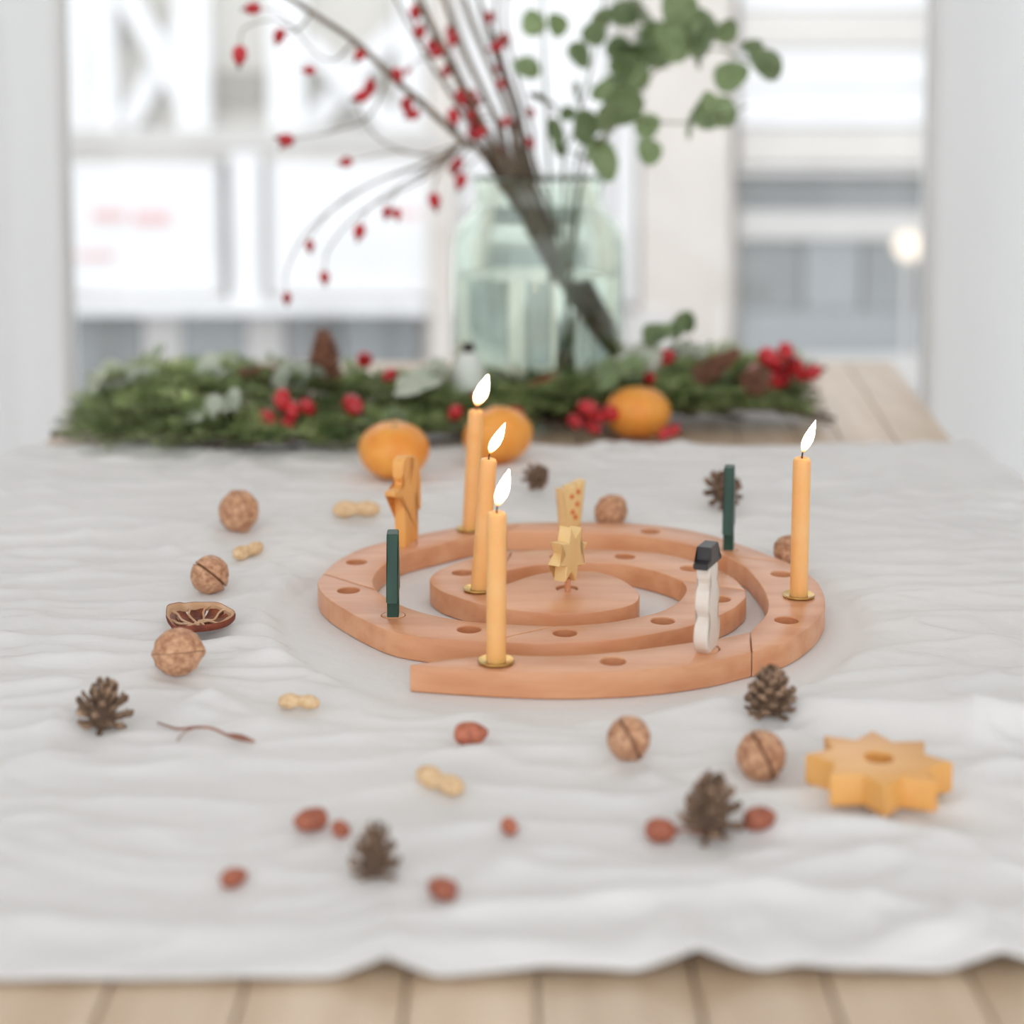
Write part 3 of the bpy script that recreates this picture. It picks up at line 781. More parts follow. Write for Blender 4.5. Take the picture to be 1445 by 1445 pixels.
def cone(loc, h, w, rot, label, N=44, open_=1.0, m='cone', grp='pine cones on the cloth', L=None, slim=1.0, name='pine_cone'):
    """h, w: height and full width over the scale tips"""
    root = empty(name, loc, rot); tag(root, label, 'pine cone', grp)
    closed = open_ < .5
    L = L or w * .36
    key = (m, round(open_, 2), slim)
    if key not in SCM: SCM[key] = scale_mesh(1, (.62 if closed else .50) * slim, .13, M[m], .30 * open_)
    rc = max(w / 2 - L * .80, w * .15)
    prof = [(0, 0), (rc * .9, h * .02), (rc * 1.3, h * .16), (rc * 1.2, h * .42), (rc * .85, h * .66), (rc * .4, h * .86), (0, h * .93)]
    MB().lathe(prof, 14).build('core', M['conecore'], root)
    for i in range(N):
        t = (i + .5) / N
        if closed:
            z = h * (.03 + .82 * t); k = 1.0 - .35 * t ** 2; pitch = R(38 + 38 * t)
            rr = rc * (1.0 if t < .5 else 1 - 1.3 * (t - .5)) * (.8 + .2 * min(1, t * 8))
        else:
            z = h * (.05 + .70 * t); k = 1.0 - .30 * t ** 2
            if t < .22: k *= .66 + 1.55 * t
            pitch = R(-22 + 92 * t ** .95)
            rr = rc * (1.0 - .72 * t) * (.75 + .25 * min(1, t * 5))
        ang = i * 2.39996
        o = link('scale', SCM[key], root, (rr * math.cos(ang), rr * math.sin(ang), z))
        s = L * k
        o.scale = (s * random.uniform(.88, 1.12), s, s)
        o.rotation_euler = (Matrix.Rotation(ang + random.uniform(-.1, .1), 4, 'Z') @ Matrix.Rotation(-pitch + random.uniform(-.12, .12), 4, 'Y')).to_euler()
    return root
def on_cloth(px, py, dz=0): p = cp(px, py, 0); return Vector((p.x, p.y, TZ + ch(p.x, p.y) + dz))
cone(on_cloth(146, 1026), .0285, .031, (R(4), R(2), 0), 'dark spiky pine cone standing beside the dried twig', 40, 1, slim=.62, L=.0125)
cone(on_cloth(527, 1236), .0260, .024, (R(3), R(2), 1), 'small pine cone beside the round kernel nearest the cloth hem', 36, 1, slim=.7, L=.0092)
cone(on_cloth(1000, 1176), .0320, .031, (R(3), R(-6), 2), 'tall pine cone touching the rosehip with stalk', 46, 1, slim=.75)
cone(on_cloth(1088, 1008), .0270, .0300, (R(2), 0, 3), 'wide open pine cone in front of the spiral seam', 60, 1)
cone(on_cloth(750, 694, .012), .024, .026, (R(62), R(10), .5), 'little pine cone tipped over behind the central candles', 40, 1)
cone(on_cloth(1022, 716, .010), .036, .036, (R(10), R(-48), 1), 'pine cone leaning behind the far green tree', 38, 1, slim=.8)

# ------------------------------------------------------------------ dried orange slice
p = cp(280, 884, .002)
root = empty('orange_slice', (p.x, p.y, TZ + ch(p.x, p.y) + .0015), (R(3), R(-3), 0)); tag(root, 'dried curled orange slice on the cloth behind a walnut', 'orange slice')
def sl(r, a, z=0):
    """slice coordinates -> cupped disc, its left side folded up"""
    x = r * math.cos(a) * 1.0; y = r * math.sin(a) * .88
    zz = z + .30 * (r / .024) ** 2 * .022 * (.45 + .55 * abs(math.sin(a)) ** 2 * (1 if math.sin(a) > 0 else .55))
    if x < -.010:
        e = -.010 - x; k = min(e / .006, 1); x += e * .22 * k; zz += e * .55 * k
    return Vector((x, y, zz))
def ringmesh(prof, n=64):
    vs = []; fs = []; m = len(prof)
    for k in range(n):
        a = 2 * PI * k / n
        for r, z in prof: vs.append(sl(r * (1 + .025 * math.sin(3 * a + 1) + .02 * math.sin(7 * a)), a, z))
    for k in range(n):
        for j in range(m):
            fs.append((k * m + j, k * m + (j + 1) % m, ((k + 1) % n) * m + (j + 1) % m, ((k + 1) % n) * m + j))
    return MB().add(vs, fs)
ringmesh([(.0228, 0), (.0238, .0008), (.0242, .0030), (.0238, .0046), (.0234, .0046), (.0232, .0024)]).build('rind', M['rind'], root)
ringmesh([(.0212, .0004), (.0232, .0006), (.0234, .0046), (.0222, .0046), (.0212, .0040)]).build('pith', M['pith'], root)
NS = 9
for k in range(NS):
    a0 = 2 * PI * k / NS + .06; a1 = 2 * PI * (k + 1) / NS - .06
    vs = []; fs = []
    n = 7
    for top in (0, 1):
        for i in range(n):
            for j in range(n):
                r = .0035 + (.0208 - .0035) * i / (n - 1); a = a0 + (a1 - a0) * j / (n - 1)
                hgt = .0003 + (top * (.0016 + .0010 * mnoise.noise(Vector((r * 500, a * 4, k)))) if 0 < i < n and 0 <= j < n else 0)
                vs.append(sl(r, a, hgt))
    for top in (0, 1):
        for i in range(n - 1):
            for j in range(n - 1):
                q = top * n * n + i * n + j; fs.append((q, q + 1, q + n + 1, q + n) if top else (q + n, q + n + 1, q + 1, q))
    bd = [i * n for i in range(n)] + [(n - 1) * n + j for j in range(1, n)] + [i * n + n - 1 for i in range(n - 2, -1, -1)] + [j for j in range(n - 2, 0, -1)]
    for i in range(len(bd)):
        q, w = bd[i], bd[(i + 1) % len(bd)]; fs.append((q, w, w + n * n, q + n * n))
    MB().add(vs, fs).build('segment', M['flesh'], root)
    a = 2 * PI * k / NS
    pts = [sl(.002 + .0200 * i / 8, a + .10 * math.sin(i * 1.1 + k), .0030 + .0012 * math.sin(i * .9 + k)) for i in range(9)]
    MB().tube(pts, [.0008] * 9, 6).build('membrane', M['pith'], root)
MB().lathe([(0, .001), (.0034, .001), (.003, .0034), (0, .004)], 14).build('core', M['pith'], root)

# ------------------------------------------------------------------ dried twig
root = empty('dried_twig', gp(305, 1052)); tag(root, 'thin dried reddish twig with a curled leaf on the cloth', 'twig')
rp = root.location
def on(px, py, dz=.001): q = gp(px, py, .003); return Vector((q.x - rp.x, q.y - rp.y, ch(q.x, q.y) + dz))
pts = catmull([on(222, 1026), on(250, 1040), on(275, 1047, .004), on(300, 1052, .004), on(330, 1058, .003), on(358, 1060)], 4)
MB().tube(pts, [.0004 + .0004 * math.sin(PI * i / (len(pts) - 1)) for i in range(len(pts))], 6).build('stem', M['twig'], root)
pts = catmull([on(250, 1060), on(262, 1050, .003), on(280, 1047, .004)], 4)
MB().tube(pts, [.0004] * len(pts), 6).build('side_stem', M['twig'], root)
pts = catmull([on(318, 1055, .003), on(338, 1059, .004), on(360, 1061, .002)], 5)
MB().tube(pts, [.0004 + .0013 * math.sin(PI * i / (len(pts) - 1)) for i in range(len(pts))], 8).build('curled_leaf', M['twig'], root)

# ------------------------------------------------------------------ mandarins
def mandarin_mesh():
    prof = []; n = 28
    for i in range(n + 1):
        a = -PI / 2 + PI * i / n
        r = math.cos(a); z = math.sin(a) * .80
        z -= .09 * math.exp(-(r / .22) ** 2) * (1 if a > 0 else -.6)
        prof.append((r if 0 < i < n else 0, z))
    def fn(p):
        a = math.atan2(p.y, p.x); return p * (1 + .012 * math.sin(5 * a) + .02 * mnoise.noise(p * 1.5))
    return MB().lathe(prof, 48).map(fn).mesh('peel', M['mandarin'], angle=80)
MM = mandarin_mesh()
def mandarin(px, py, r, rot, label):
    p = cp(px, py, r * .8) if gp(px, py, r * .8).y < CB_L else gp(px, py, r * .8)
    zz = ch(p.x, p.y) if p.y < CB_L else 0
    o = empty('mandarin', (p.x, p.y, TZ + zz + r * .82), rot); tag(o, label, 'mandarin', 'mandarins in front of the fir branches')
    link('peel', MM, o, scale=(r, r, r))
    MB().lathe([(0, 0), (.05, .0), (.09, .02), (.05, .05), (0, .055)], 10).build('stalk_end', M['calyx'], o, loc=(0, 0, r * .70)).scale = (r, r, r)
mandarin(556, 636, .0345, (R(6), R(2), 0), 'mandarin behind the orange wooden angel')
mandarin(702, 616, .0355, (R(-30), R(18), 1), 'mandarin partly hidden behind the lit candles')
mandarin(899, 583, .0365, (R(8), R(14), 2), 'mandarin on bare wood beside dark red rosehips')

# ------------------------------------------------------------------ fir branches
def fir_meshes(seed, L=.19, nside=9):
    rnd = random.Random(seed); stem = MB(); nd = MB()
    def needles(pts, dens, nl):
        for i in range(len(pts) - 1):
            a, b = pts[i], pts[i + 1]; ln = (b - a).length; t = (b - a).normalized()
            u = t.cross(Vector((0, 0, 1))).normalized(); w = u.cross(t)
            for k in range(int(ln * dens + rnd.random())):
                q = rnd.uniform(-.5, PI + .5); p = a.lerp(b, rnd.random())
                d = (t * rnd.uniform(.35, .9) + (u * math.cos(q) + w * abs(math.sin(q)) * .75) * 1.0).normalized()
                l = nl * rnd.uniform(.7, 1.1); s = d.cross(Vector((rnd.uniform(-.4, .4), rnd.uniform(-.4, .4), 1))).normalized() * .0011
                m = p + d * l * .5; e = p + d * l
                e.z = max(e.z, -.012); m.z = max(m.z, -.012)
                nd.add([p, m - s, e, m + s], [(0, 1, 2, 3)])
    main = catmull([(0, 0, 0), (L * .35, rnd.uniform(-.01, .01), .008), (L * .7, rnd.uniform(-.02, .02), .010), (L, rnd.uniform(-.02, .02), .004)], 5)
    stem.tube(main, [.0022 * (1 - .75 * i / (len(main) - 1)) for i in range(len(main))], 6)
    needles(main[4:], 900, .017)
    for k in range(nside):
        i = int(2 + (len(main) - 4) * k / nside); p = main[i]; s = 1 if k % 2 else -1
        l = L * (.42 - .26 * k / nside) * rnd.uniform(.8, 1.2); a = R(rnd.uniform(35, 60)) * s
        e = p + Vector((math.cos(a), math.sin(a), rnd.uniform(-.05, .25))) * l
        md = p.lerp(e, .5) + Vector((0, 0, .004))
        br = catmull([p, md, e], 4)
        stem.tube(br, [.0012 * (1 - .6 * j / (len(br) - 1)) for j in range(len(br))], 5)
        needles(br, 1050, .015)
    return stem.mesh('stem', M['bark']), nd.mesh('needles', M['needle'], smooth=False)
FM = [fir_meshes(s) for s in (1, 2, 3, 4)]
GLINE = [(118, 612), (180, 640), (300, 642), (420, 640), (550, 628), (640, 622), (760, 622), (860, 612), (960, 604), (1060, 604), (1160, 600)]
GL = [gp(a, b) for a, b in GLINE]        # the near rim of the garland on the table
def gline(t):
    f = t * (len(GL) - 1); i = min(int(f), len(GL) - 2); return GL[i].lerp(GL[i + 1], f - i)
NF = 128
MAND = [gp(556, 636, .0276), gp(702, 616, .0284), gp(899, 583, .0292)]
frnd = random.Random(5)
def fir_label(x):
    if x < -.30: return 'green fir branch at the curtain end of the table garland'
    if x < -.06: return 'green fir branch around the upright spruce cone in the garland'
    if x < .14: return 'green fir branch at the foot of the glass jar'
    return 'green fir branch at the garland end beside the bare table wood'
VCX, VCY = gp(758, 560).x, 1.905
for k in range(NF):
    t = ((k + .5) / NF * 1.04 - .02) + frnd.uniform(-.015, .015); t = min(max(t, .0), 1)
    layer = (0, 1, 3, 2)[k % 4]
    c = gline(t)
    dy = [.030, .075, .12, -.005][layer] + frnd.uniform(-.025, .045)
    z = [.013, .024, .032, .0115][layer] * frnd.uniform(.8, 1.25)
    ang = frnd.uniform(-.55, .55) + (0 if frnd.random() < .5 else PI)
    ln = .095
    if layer == 1 and frnd.random() < .35: ang = R(frnd.uniform(-125, -55)); dy += .03
    mid = Vector((c.x, c.y + dy, TZ + z))
    mid.x = min(max(mid.x, GL[0].x + .075), GL[-1].x - .085)
    d = Vector((math.cos(ang), math.sin(ang), 0))
    # keep clear of the jar
    rel = Vector((mid.x - VCX, mid.y - VCY, 0))
    if rel.length < .185 and abs(rel.x) < .17:
        if rel.y < .0:
            ang = frnd.choice((0, PI)) + frnd.uniform(-.2, .2); d = Vector((math.cos(ang), math.sin(ang), 0))
            mid.y = min(mid.y, VCY - .165); mid.z = min(mid.z, TZ + .02)
        else: mid.x = VCX + math.copysign(.2, rel.x)
    if layer == 3: ang = frnd.uniform(-.3, .3) + frnd.choice((0, PI)); d = Vector((math.cos(ang), math.sin(ang), 0))
    loc = mid - d * ln
    push = 0
    for q in MAND:
        for e_ in (0, .05, .1, .15, .2):
            w_ = loc + d * e_; dx_ = abs(w_.x - q.x)
            if dx_ < .075: push = max(push, q.y + .085 - w_.y)
    if push > .09 and layer == 3: continue
    loc.y += push
    st_, nd_ = FM[k % 4]
    o = empty('fir_branch', loc, (R(frnd.uniform(-8, 8)), R(frnd.uniform(-3, 2) if layer in (0, 3) else frnd.uniform(-8, 1)), ang)); sc_ = frnd.uniform(.85, 1.1); o.scale = (sc_,) * 3
    tag(o, fir_label(mid.x), 'fir branch', 'fir branches of the table garland')
    link('stem', st_, o); n_ = link('needles', nd_, o); n_['kind'] = 'stuff'

# ------------------------------------------------------------------ glass vase with water
VX, VY = gp(758, 560).x, 1.905
vas = empty('glass_vase', (VX, VY, TZ)); tag(vas, 'large pale green glass jar holding rosehip and eucalyptus branches', 'vase')
vo = [(0, .0), (.085, .0), (.098, .004), (.1045, .014), (.1055, .03), (.1055, .10), (.1055, .19), (.1040, .212), (.098, .228), (.087, .240), (.080, .246), (.0775, .254), (.0775, .268), (.0790, .277), (.0815, .280), (.0820, .283), (.0810, .286)]
vi = [(.0770, .2855), (.0745, .281), (.0738, .268), (.0738, .255), (.076, .247), (.083, .239), (.094, .226), (.1000, .211), (.1018, .19), (.1018, .10), (.1018, .03), (.0995, .018), (.092, .011), (.080, .009), (.04, .012), (0, .013)]
MB().lathe(vo + vi, 72).build('jar', M['vase'], vas, angle=80)
wp = [(0, .0133), (.04, .0123), (.080, .0093), (.0918, .0113), (.0992, .0183), (.1015, .030), (.1015, .10), (.1015, .165), (0, .165)]
MB().lathe(wp, 72).build('water', M['water'], vas, angle=50)

# ------------------------------------------------------------------ rosehip branches
def hip_mesh():
    prof = [(0, -1.0), (.30, -.97), (.54, -.80), (.70, -.45), (.74, -.05), (.66, .35), (.46, .70), (.22, .92), (.16, 1.0), (.20, 1.18), (.10, 1.35), (0, 1.36)]
    me = MB().lathe(prof, 16).mesh('hip', M['hip'], angle=70); me.materials.append(M['hiptip'])
    for p in me.polygons:
        if p.center.z > .97: p.material_index = 1
    return me
HIP = hip_mesh()
def hip(parent, p, d, L):
    """p: fruit centre in the parent's space; d: direction from stalk to tip"""
    o = link('hip', HIP, parent, p, None, (L / 1.75,) * 3)
    o.rotation_euler = Vector(d).to_track_quat('Z', 'Y').to_euler(); return o
hr = random.Random(3)
MOUTH = Vector((VX, VY, TZ + .28))
def rose_branch(path, Y0, Y1, r0, hips, label, foot=(850, 505), twigs=()):
    """path: photo points from the vase mouth upwards, Y0..Y1 its distances; the stem goes on down into the jar"""
    base = at(foot[0], foot[1], VY + .03)
    base.z = max(base.z, TZ + .022)
    root = empty('rosehip_branch', base); tag(root, label, 'branch', 'rosehip branches in the vase')
    n = len(path)
    P = [base] + [at(a, b, Y0 + (Y1 - Y0) * i / (n - 1)) for i, (a, b) in enumerate(path)]
    sm = catmull(P, 7)
    m = len(sm)
    MB().tube([q - base for q in sm], [r0 * 1.25 * (1 - .55 * i / (m - 1)) for i in range(m)], 8).build('stem', M['stem'], root)
    for tw in twigs:
        i0 = tw[0]; q0 = P[i0]
        tp = [q0] + [at(a, b, q0.y + dy) for a, b, dy in tw[1]]
        s2 = catmull(tp, 6)
        MB().tube([q - base for q in s2], [.0014 * (1 - .55 * i / (len(s2) - 1)) for i in range(len(s2))], 6).build('twig', M['stem'], root)
    for h in hips:
        px, py, L = h[0], h[1], h[2]
        d = h[3] if len(h) > 3 else (hr.uniform(-.7, .3), hr.uniform(-.4, .4), hr.uniform(-1, -.2))
        best = min(sm, key=lambda q: (at(px, py, q.y) - q).length)
        Y = best.y + (h[4] if len(h) > 4 else hr.uniform(-.015, .015))
        c = at(px, py, Y); dv = Vector(d).normalized()
        s = c - dv * L * .45
        if not (len(h) > 5 and h[5]):
            md = s.lerp(best, .5) + Vector((0, 0, min(.015, (s - best).length * .25)))
            stalk = catmull([best, md, s], 4)
            MB().tube([q - base for q in stalk], [.0010] * len(stalk), 5).build('stalk', M['stem'], root)
        hip(root, c - base, dv, L)
    return root
rose_branch([(700, 243), (655, 200), (600, 150), (550, 105), (500, 58), (440, 18), (392, -12), (330, -40)], 1.885, 1.72, .0042,
            [(509, 76, .017), (574, 148, .018), (582, 162, .016), (561, 106, .016)],
            'thick rosehip branch leaning farthest towards the cross-braced balcony', (852, 510),
            twigs=[(6, [(420, 40, -.02), (385, 28, -.03), (345, 40, -.05), (338, 66, -.05)]), (6, [(420, 42, .0), (400, 46, -.02), (394, 46, -.02)]),
                   (2, [(600, 218, -.02), (560, 214, -.04), (520, 222, -.05), (490, 228, -.06)]),
                   (2, [(612, 225, -.02), (545, 250, -.05), (480, 285, -.08), (440, 330, -.09), (436, 340, -.09)]),
                   (2, [(600, 232, -.02), (520, 262, -.06), (440, 320, -.09), (405, 380, -.1), (404, 412, -.1)]),
                   (2, [(615, 222, -.01), (540, 200, -.03), (505, 150, -.05), (515, 130, -.05)]),
                   (4, [(520, 165, -.02), (470, 185, -.04), (430, 193, -.05), (405, 196, -.05)]),
                   (5, [(470, 85, -.02), (440, 70, -.03), (396, 20, -.04), (360, 12, -.04)]),
                   (2, [(622, 240, -.02), (612, 265, -.04), (613, 278, -.04)]),
                   (2, [(605, 240, -.03), (565, 262, -.05), (552, 285, -.05), (546, 296, -.05)]),
                   (2, [(600, 240, -.03), (545, 275, -.05), (515, 300, -.06), (508, 320, -.06)]),
                   (2, [(600, 250, -.04), (510, 300, -.07), (465, 350, -.08), (458, 382, -.08)])])
lastb = [o for o in bpy.data.objects if o.name.startswith('rosehip_branch')][-1]
def extra_hips(root, lst):
    for px, py, L, d, Y in lst: hip(root, at(px, py, Y) - root.location, Vector(d).normalized(), L)
extra_hips(lastb, [(338, 78, .019, (-.05, 0, -1), 1.68), (394, 51, .016, (-.35, 0, -1), 1.72), (356, 12, .016, (-1, 0, -.1), 1.69), (403, 197, .017, (-1, 0, .2), 1.72),
                   (404, 199, .015, (-.5, 0, -.6), 1.725), (436, 99, .013, (-1, 0, 0), 1.73), (488, 229, .014, (-1, 0, -.2), 1.79), (510, 136, .018, (-.9, 0, -.3), 1.80), (522, 122, .018, (.1, 0, 1), 1.81),
                   (507, 327, .017, (-.2, 0, -1), 1.79), (546, 300, .014, (-.2, 0, -1), 1.80), (560, 302, .013, (.1, 0, -1), 1.80), (613, 284, .018, (.2, 0, -1), 1.82), (458, 392, .014, (.1, 0, -1), 1.77),
                   (437, 347, .013, (.1, 0, -1), 1.76), (405, 421, .013, (0, 0, -1), 1.75)])
rose_branch([(716, 243), (690, 190), (655, 130), (625, 70), (598, 20), (575, -25)], 1.87, 1.84, .0044,
            [(586, 18, .018), (592, 45, .018), (617, 72, .020), (610, 66, .018), (630, 100, .015), (640, 165, .019), (652, 138, .019)],
            'dark rosehip branch with red clusters beside the thickest branch', (858, 512))
rose_branch([(726, 243), (706, 180), (672, 110), (645, 50), (618, -20)], 1.88, 1.87, .0040,
            [(639, 55, .018), (636, 45, .016), (668, 162, .020), (674, 172, .018), (668, 188, .019), (672, 145, .014)], 'rosehip branch carrying a tight red cluster above the jar rim', (846, 512))
rose_branch([(735, 243), (722, 180), (695, 105), (668, 40), (648, -25)], 1.90, 1.92, .0036, [(705, 214, .014)], 'slender brown rosehip branch in the middle of the bunch', (842, 508))
rose_branch([(742, 243), (735, 170), (712, 100), (690, 40), (668, -25)], 1.92, 1.98, .0034, [(700, 98, .011)], 'slender branch at the back of the rosehip bunch', (838, 508))
rose_branch([(752, 243), (740, 190), (720, 120), (704, 65), (699, 20), (704, -25)], 1.93, 1.95, .0028,
            [(690, 25, .015), (713, 56, .017), (700, 66, .017, (-1, 0, -.4))], 'thin curved rosehip branch next to the eucalyptus leaves', (834, 505))
rose_branch([(708, 243), (672, 188), (628, 120), (590, 60), (555, -10)], 1.89, 1.93, .0032, [(645, 232, .017), (650, 256, .018), (640, 240, .014), (575, 100, .010)], 'thin rosehip branch drooping two hips beside the jar rim', (848, 510))
rose_branch([(722, 243), (698, 165), (660, 80), (632, 10), (622, -25)], 1.95, 2.02, .0036, [], 'bare branch without hips behind the rosehip bunch', (840, 508))

for q_, (path_, ya, yb, r_, lab_) in enumerate((
    ([(712, 243), (682, 175), (642, 95), (606, 25), (588, -20)], 1.86, 1.80, .0030, 'straight brown rosehip stem crossing the dark red clusters'),
    ([(738, 243), (716, 160), (686, 80), (656, 0), (650, -20)], 1.89, 1.88, .0032, 'straight brown stem rising through the middle of the bunch'),
    ([(746, 243), (728, 165), (700, 85), (680, 20), (672, -20)], 1.94, 2.00, .0030, 'straight pale stem at the back beside the thin curved branch'),
    ([(760, 243), (752, 190), (735, 130), (722, 80), (712, 30), (716, -20)], 1.90, 1.88, .0020, 'thinnest bent rose stem nearest the eucalyptus'))):
    rose_branch(path_, ya, yb, r_, [((path_[1][0] + path_[2][0]) / 2 + 4, (path_[1][1] + path_[2][1]) / 2, .014), (path_[1][0] - 3, path_[1][1] + 12, .014)], lab_, (836 + 5 * q_, 508))
# ------------------------------------------------------------------ eucalyptus branches
def leaf_mesh(name, m, elong=1.12):
    vs = []; fs = []; nr, na = 4, 18
    vs.append((0, 0, 0))
    for i in range(1, nr + 1):
        for k in range(na):
            a = 2 * PI * k / na; r = i / nr
            x = r * math.cos(a) * elong * .5; y = r * math.sin(a) * .5 * (1 - .18 * math.cos(a) * r)
            vs.append((x, y, .12 * y * y * 4 * .5 - .10 * x * x))
    for k in range(na):
        fs.append((0, 1 + k, 1 + (k + 1) % na))
        for i in range(1, nr):
            a = 1 + (i - 1) * na; b = 1 + i * na; fs.append((a + k, b + k, b + (k + 1) % na, a + (k + 1) % na))
    vs = [(x + elong * .5, y, z) for x, y, z in vs]
    th = len(vs); top = [(x, y, z + .012) for x, y, z in vs]
    rim = [1 + (nr - 1) * na + k for k in range(na)]
    fs2 = [tuple(i + th for i in f) for f in fs] + [tuple(reversed(f)) for f in fs]
    for k in range(na):
        a, b = rim[k], rim[(k + 1) % na]; fs2.append((a, b, b + th, a + th))
    return MB().add(vs + top, fs2).mesh(name, m, angle=60)
LEAF = leaf_mesh('leaf', M['leaf']); PLEAF = leaf_mesh('leaf', M['paleleaf'], 1.4)
lr = random.Random(9)
def euc(path, Y0, Y1, leaves, label, foot):
    base = at(foot[0], foot[1], VY - .02); base.z = max(base.z, TZ + .022)
    root = empty('eucalyptus_branch', base); tag(root, label, 'branch', 'eucalyptus branches in the vase')
    n = len(path); P = [base] + [at(a, b, Y0 + (Y1 - Y0) * i / (n - 1)) for i, (a, b) in enumerate(path)]
    sm = catmull(P, 7); m = len(sm)
    MB().tube([q - base for q in sm], [.0021 * (1 - .6 * i / (m - 1)) for i in range(m)], 7).build('stem', M['eucstem'], root)
    for lf in leaves:
        px, py, L = lf[:3]
        best = min(sm, key=lambda q: (at(px, py, q.y) - q).length)
        c = at(px, py, best.y + lr.uniform(-.02, .02))
        d = c - best
        d = d.normalized() if d.length > .012 else Vector((lr.uniform(-1, 1), lr.uniform(-.3, .3), lr.uniform(-.3, 1))).normalized()
        tiltn = lf[3] if len(lf) > 3 else lr.uniform(-.6, .6)
        s = c - d * L * .5
        # normal roughly toward the room, turned by tiltn
        nrm = Vector((lr.uniform(-.5, .5), -1, lr.uniform(-.2, .5))) * math.cos(tiltn) + Vector((0, .1, 1)) * math.sin(tiltn)
        y_ = nrm.cross(d).normalized(); z_ = d.cross(y_).normalized()
        o = link('leaf', LEAF, root)
        mt = Matrix((d, y_, z_)).transposed().to_4x4(); mt.translation = s - base
        o.matrix_local = mt @ Matrix.Scale(L, 4)
        if (s - best).length > .004:
            MB().tube([best - base, best.lerp(s, .5) - base + Vector((0, 0, .002)), s - base], [.001, .0008, .0007], 5).build('petiole', M['eucstem'], root)
    return root
euc([(775, 243), (772, 180), (768, 100), (766, 30), (764, -20)], 1.90, 1.88, [(753, 34, .030), (786, 35, .030), (745, 96, .032), (768, 142, .040), (784, 186, .036), (800, 160, .02)],
    'eucalyptus branch with paired round leaves next to the rosehips', (800, 520))
euc([(795, 243), (808, 190), (828, 120), (842, 60), (852, 0), (856, -20)], 1.88, 1.84, [(849, 30, .036), (819, 78, .034), (816, 136, .034), (850, 129, .030), (806, 214, .038), (790, 205, .03), (838, 48, .03)],
    'eucalyptus branch with bright green leaves above the jar rim', (790, 525))
euc([(810, 243), (848, 180), (880, 110), (898, 50), (905, -20)], 1.92, 2.02, [(900, 60, .052), (880, 75, .05), (915, 80, .05), (896, 112, .046), (905, 18, .045), (882, 20, .04), (925, 50, .045), (885, 95, .04), (872, 128, .04)],
    'dense eucalyptus branch rising highest out of the jar', (785, 525))
euc([(822, 243), (852, 190), (905, 120), (960, 75), (1015, 70), (1060, 88), (1098, 92)], 1.88, 1.82,
    [(973, 55, .05), (955, 62, .046), (990, 40, .042), (958, 10, .045), (981, 74, .042), (1026, 46, .030, 1.3), (1062, 66, .026), (1032, 106, .042, .1), (1083, 92, .040), (940, 60, .04), (968, 30, .038), (1000, 62, .035)],
    'eucalyptus branch reaching out farthest towards the grey shop window', (780, 522))
euc([(822, 243), (846, 205), (884, 168), (925, 172), (980, 172), (1045, 156)], 1.885, 1.80,
    [(880, 152, .052, 1.0), (848, 222, .052, 1.2), (826, 180, .04), (975, 172, .042), (998, 162, .036), (1000, 145, .024), (1020, 160, .034), (1041, 160, .032), (912, 178, .030), (916, 212, .032), (860, 165, .04)],
    'eucalyptus branch arching low over the jar rim', (795, 518))

# ------------------------------------------------------------------ garland trimmings
def above(px, py, Y): return at(px, py, Y)
def hip_cluster(px, py, Y, n, spread, label, L=.020, group=None, seed=0):
    rn = random.Random(seed); c = at(px, py, Y - .045); c.z = max(c.z, TZ + .012)
    root = empty('rosehip_cluster', c); tag(root, label, 'rosehips', group or 'rosehips in the garland')
    LAY = [(-1.1, -.4), (.35, .05), (-.3, .65), (1.2, .25), (.1, -.75), (.75, .95)]
    for k in range(n):
        a_, b_ = LAY[k] if n > 1 else (0, 0)
        p = Vector((a_ * spread, rn.uniform(-.008, .006), b_ * spread))
        if c.z + p.z < TZ + .008: p.z = TZ + .008 - c.z
        d = Vector((rn.uniform(-.9, .9), rn.uniform(-1.0, -.3), rn.uniform(-.7, .9)))
        hip(root, p, d.normalized(), L * rn.uniform(.9, 1.1))
        MB().tube(catmull([Vector((0, .010, -.004)), Vector((p.x * .5, p.y * .5 + .008, p.z * .5)), p - d.normalized() * L * .4], 3), .0009, 5).build('stalk', M['stem'], root)
    return root
hip_cluster(404, 580, 1.68, 5, .018, 'cluster of bright rosehips lying on fir beside the upright spruce cone', .021, seed=1)
hip_cluster(498, 574, 1.68, 1, 0, 'single large rosehip on fir between the rosehip cluster and a mandarin', .024, seed=2)
hip_cluster(515, 506, 1.80, 1, 0, 'single rosehip standing up beside the upright spruce cone', .022, seed=3)
hip_cluster(550, 529, 1.78, 1, 0, 'single rosehip on fir behind a mandarin, next to pale leaves', .019, seed=4)
hip_cluster(643, 582, 1.68, 1, 0, 'single round rosehip beside the candle tips and jar foot', .018, seed=5)
hip_cluster(836, 588, 1.72, 5, .016, 'dark rosehip cluster touching a mandarin on the vase side', .022, seed=6)
hip_cluster(947, 608, 1.70, 2, .007, 'pair of rosehips on bare wood beside a mandarin', .015, seed=7)
hip_cluster(937, 503, 1.82, 2, .008, 'red rosehips above the mandarin on bare wood', .022, seed=8)
hip_cluster(916, 533, 1.80, 1, 0, 'orange-red rosehip low in the fir behind a mandarin', .020, seed=9)
hip_cluster(1092, 520, 1.84, 6, .020, 'largest rosehip cluster at the garland end by the bare table', .024, seed=10)
hip_cluster(1124, 528, 1.85, 4, .014, 'smaller rosehip cluster at the outer garland end', .022, seed=11)
hip_cluster(724, 583, 1.74, 2, .008, 'rosehips peeking out behind the mandarin at the candles', .018, seed=12)
hip_cluster(672, 556, 1.74, 1, 0, 'small rosehip beside the white bauble', .012, seed=13)

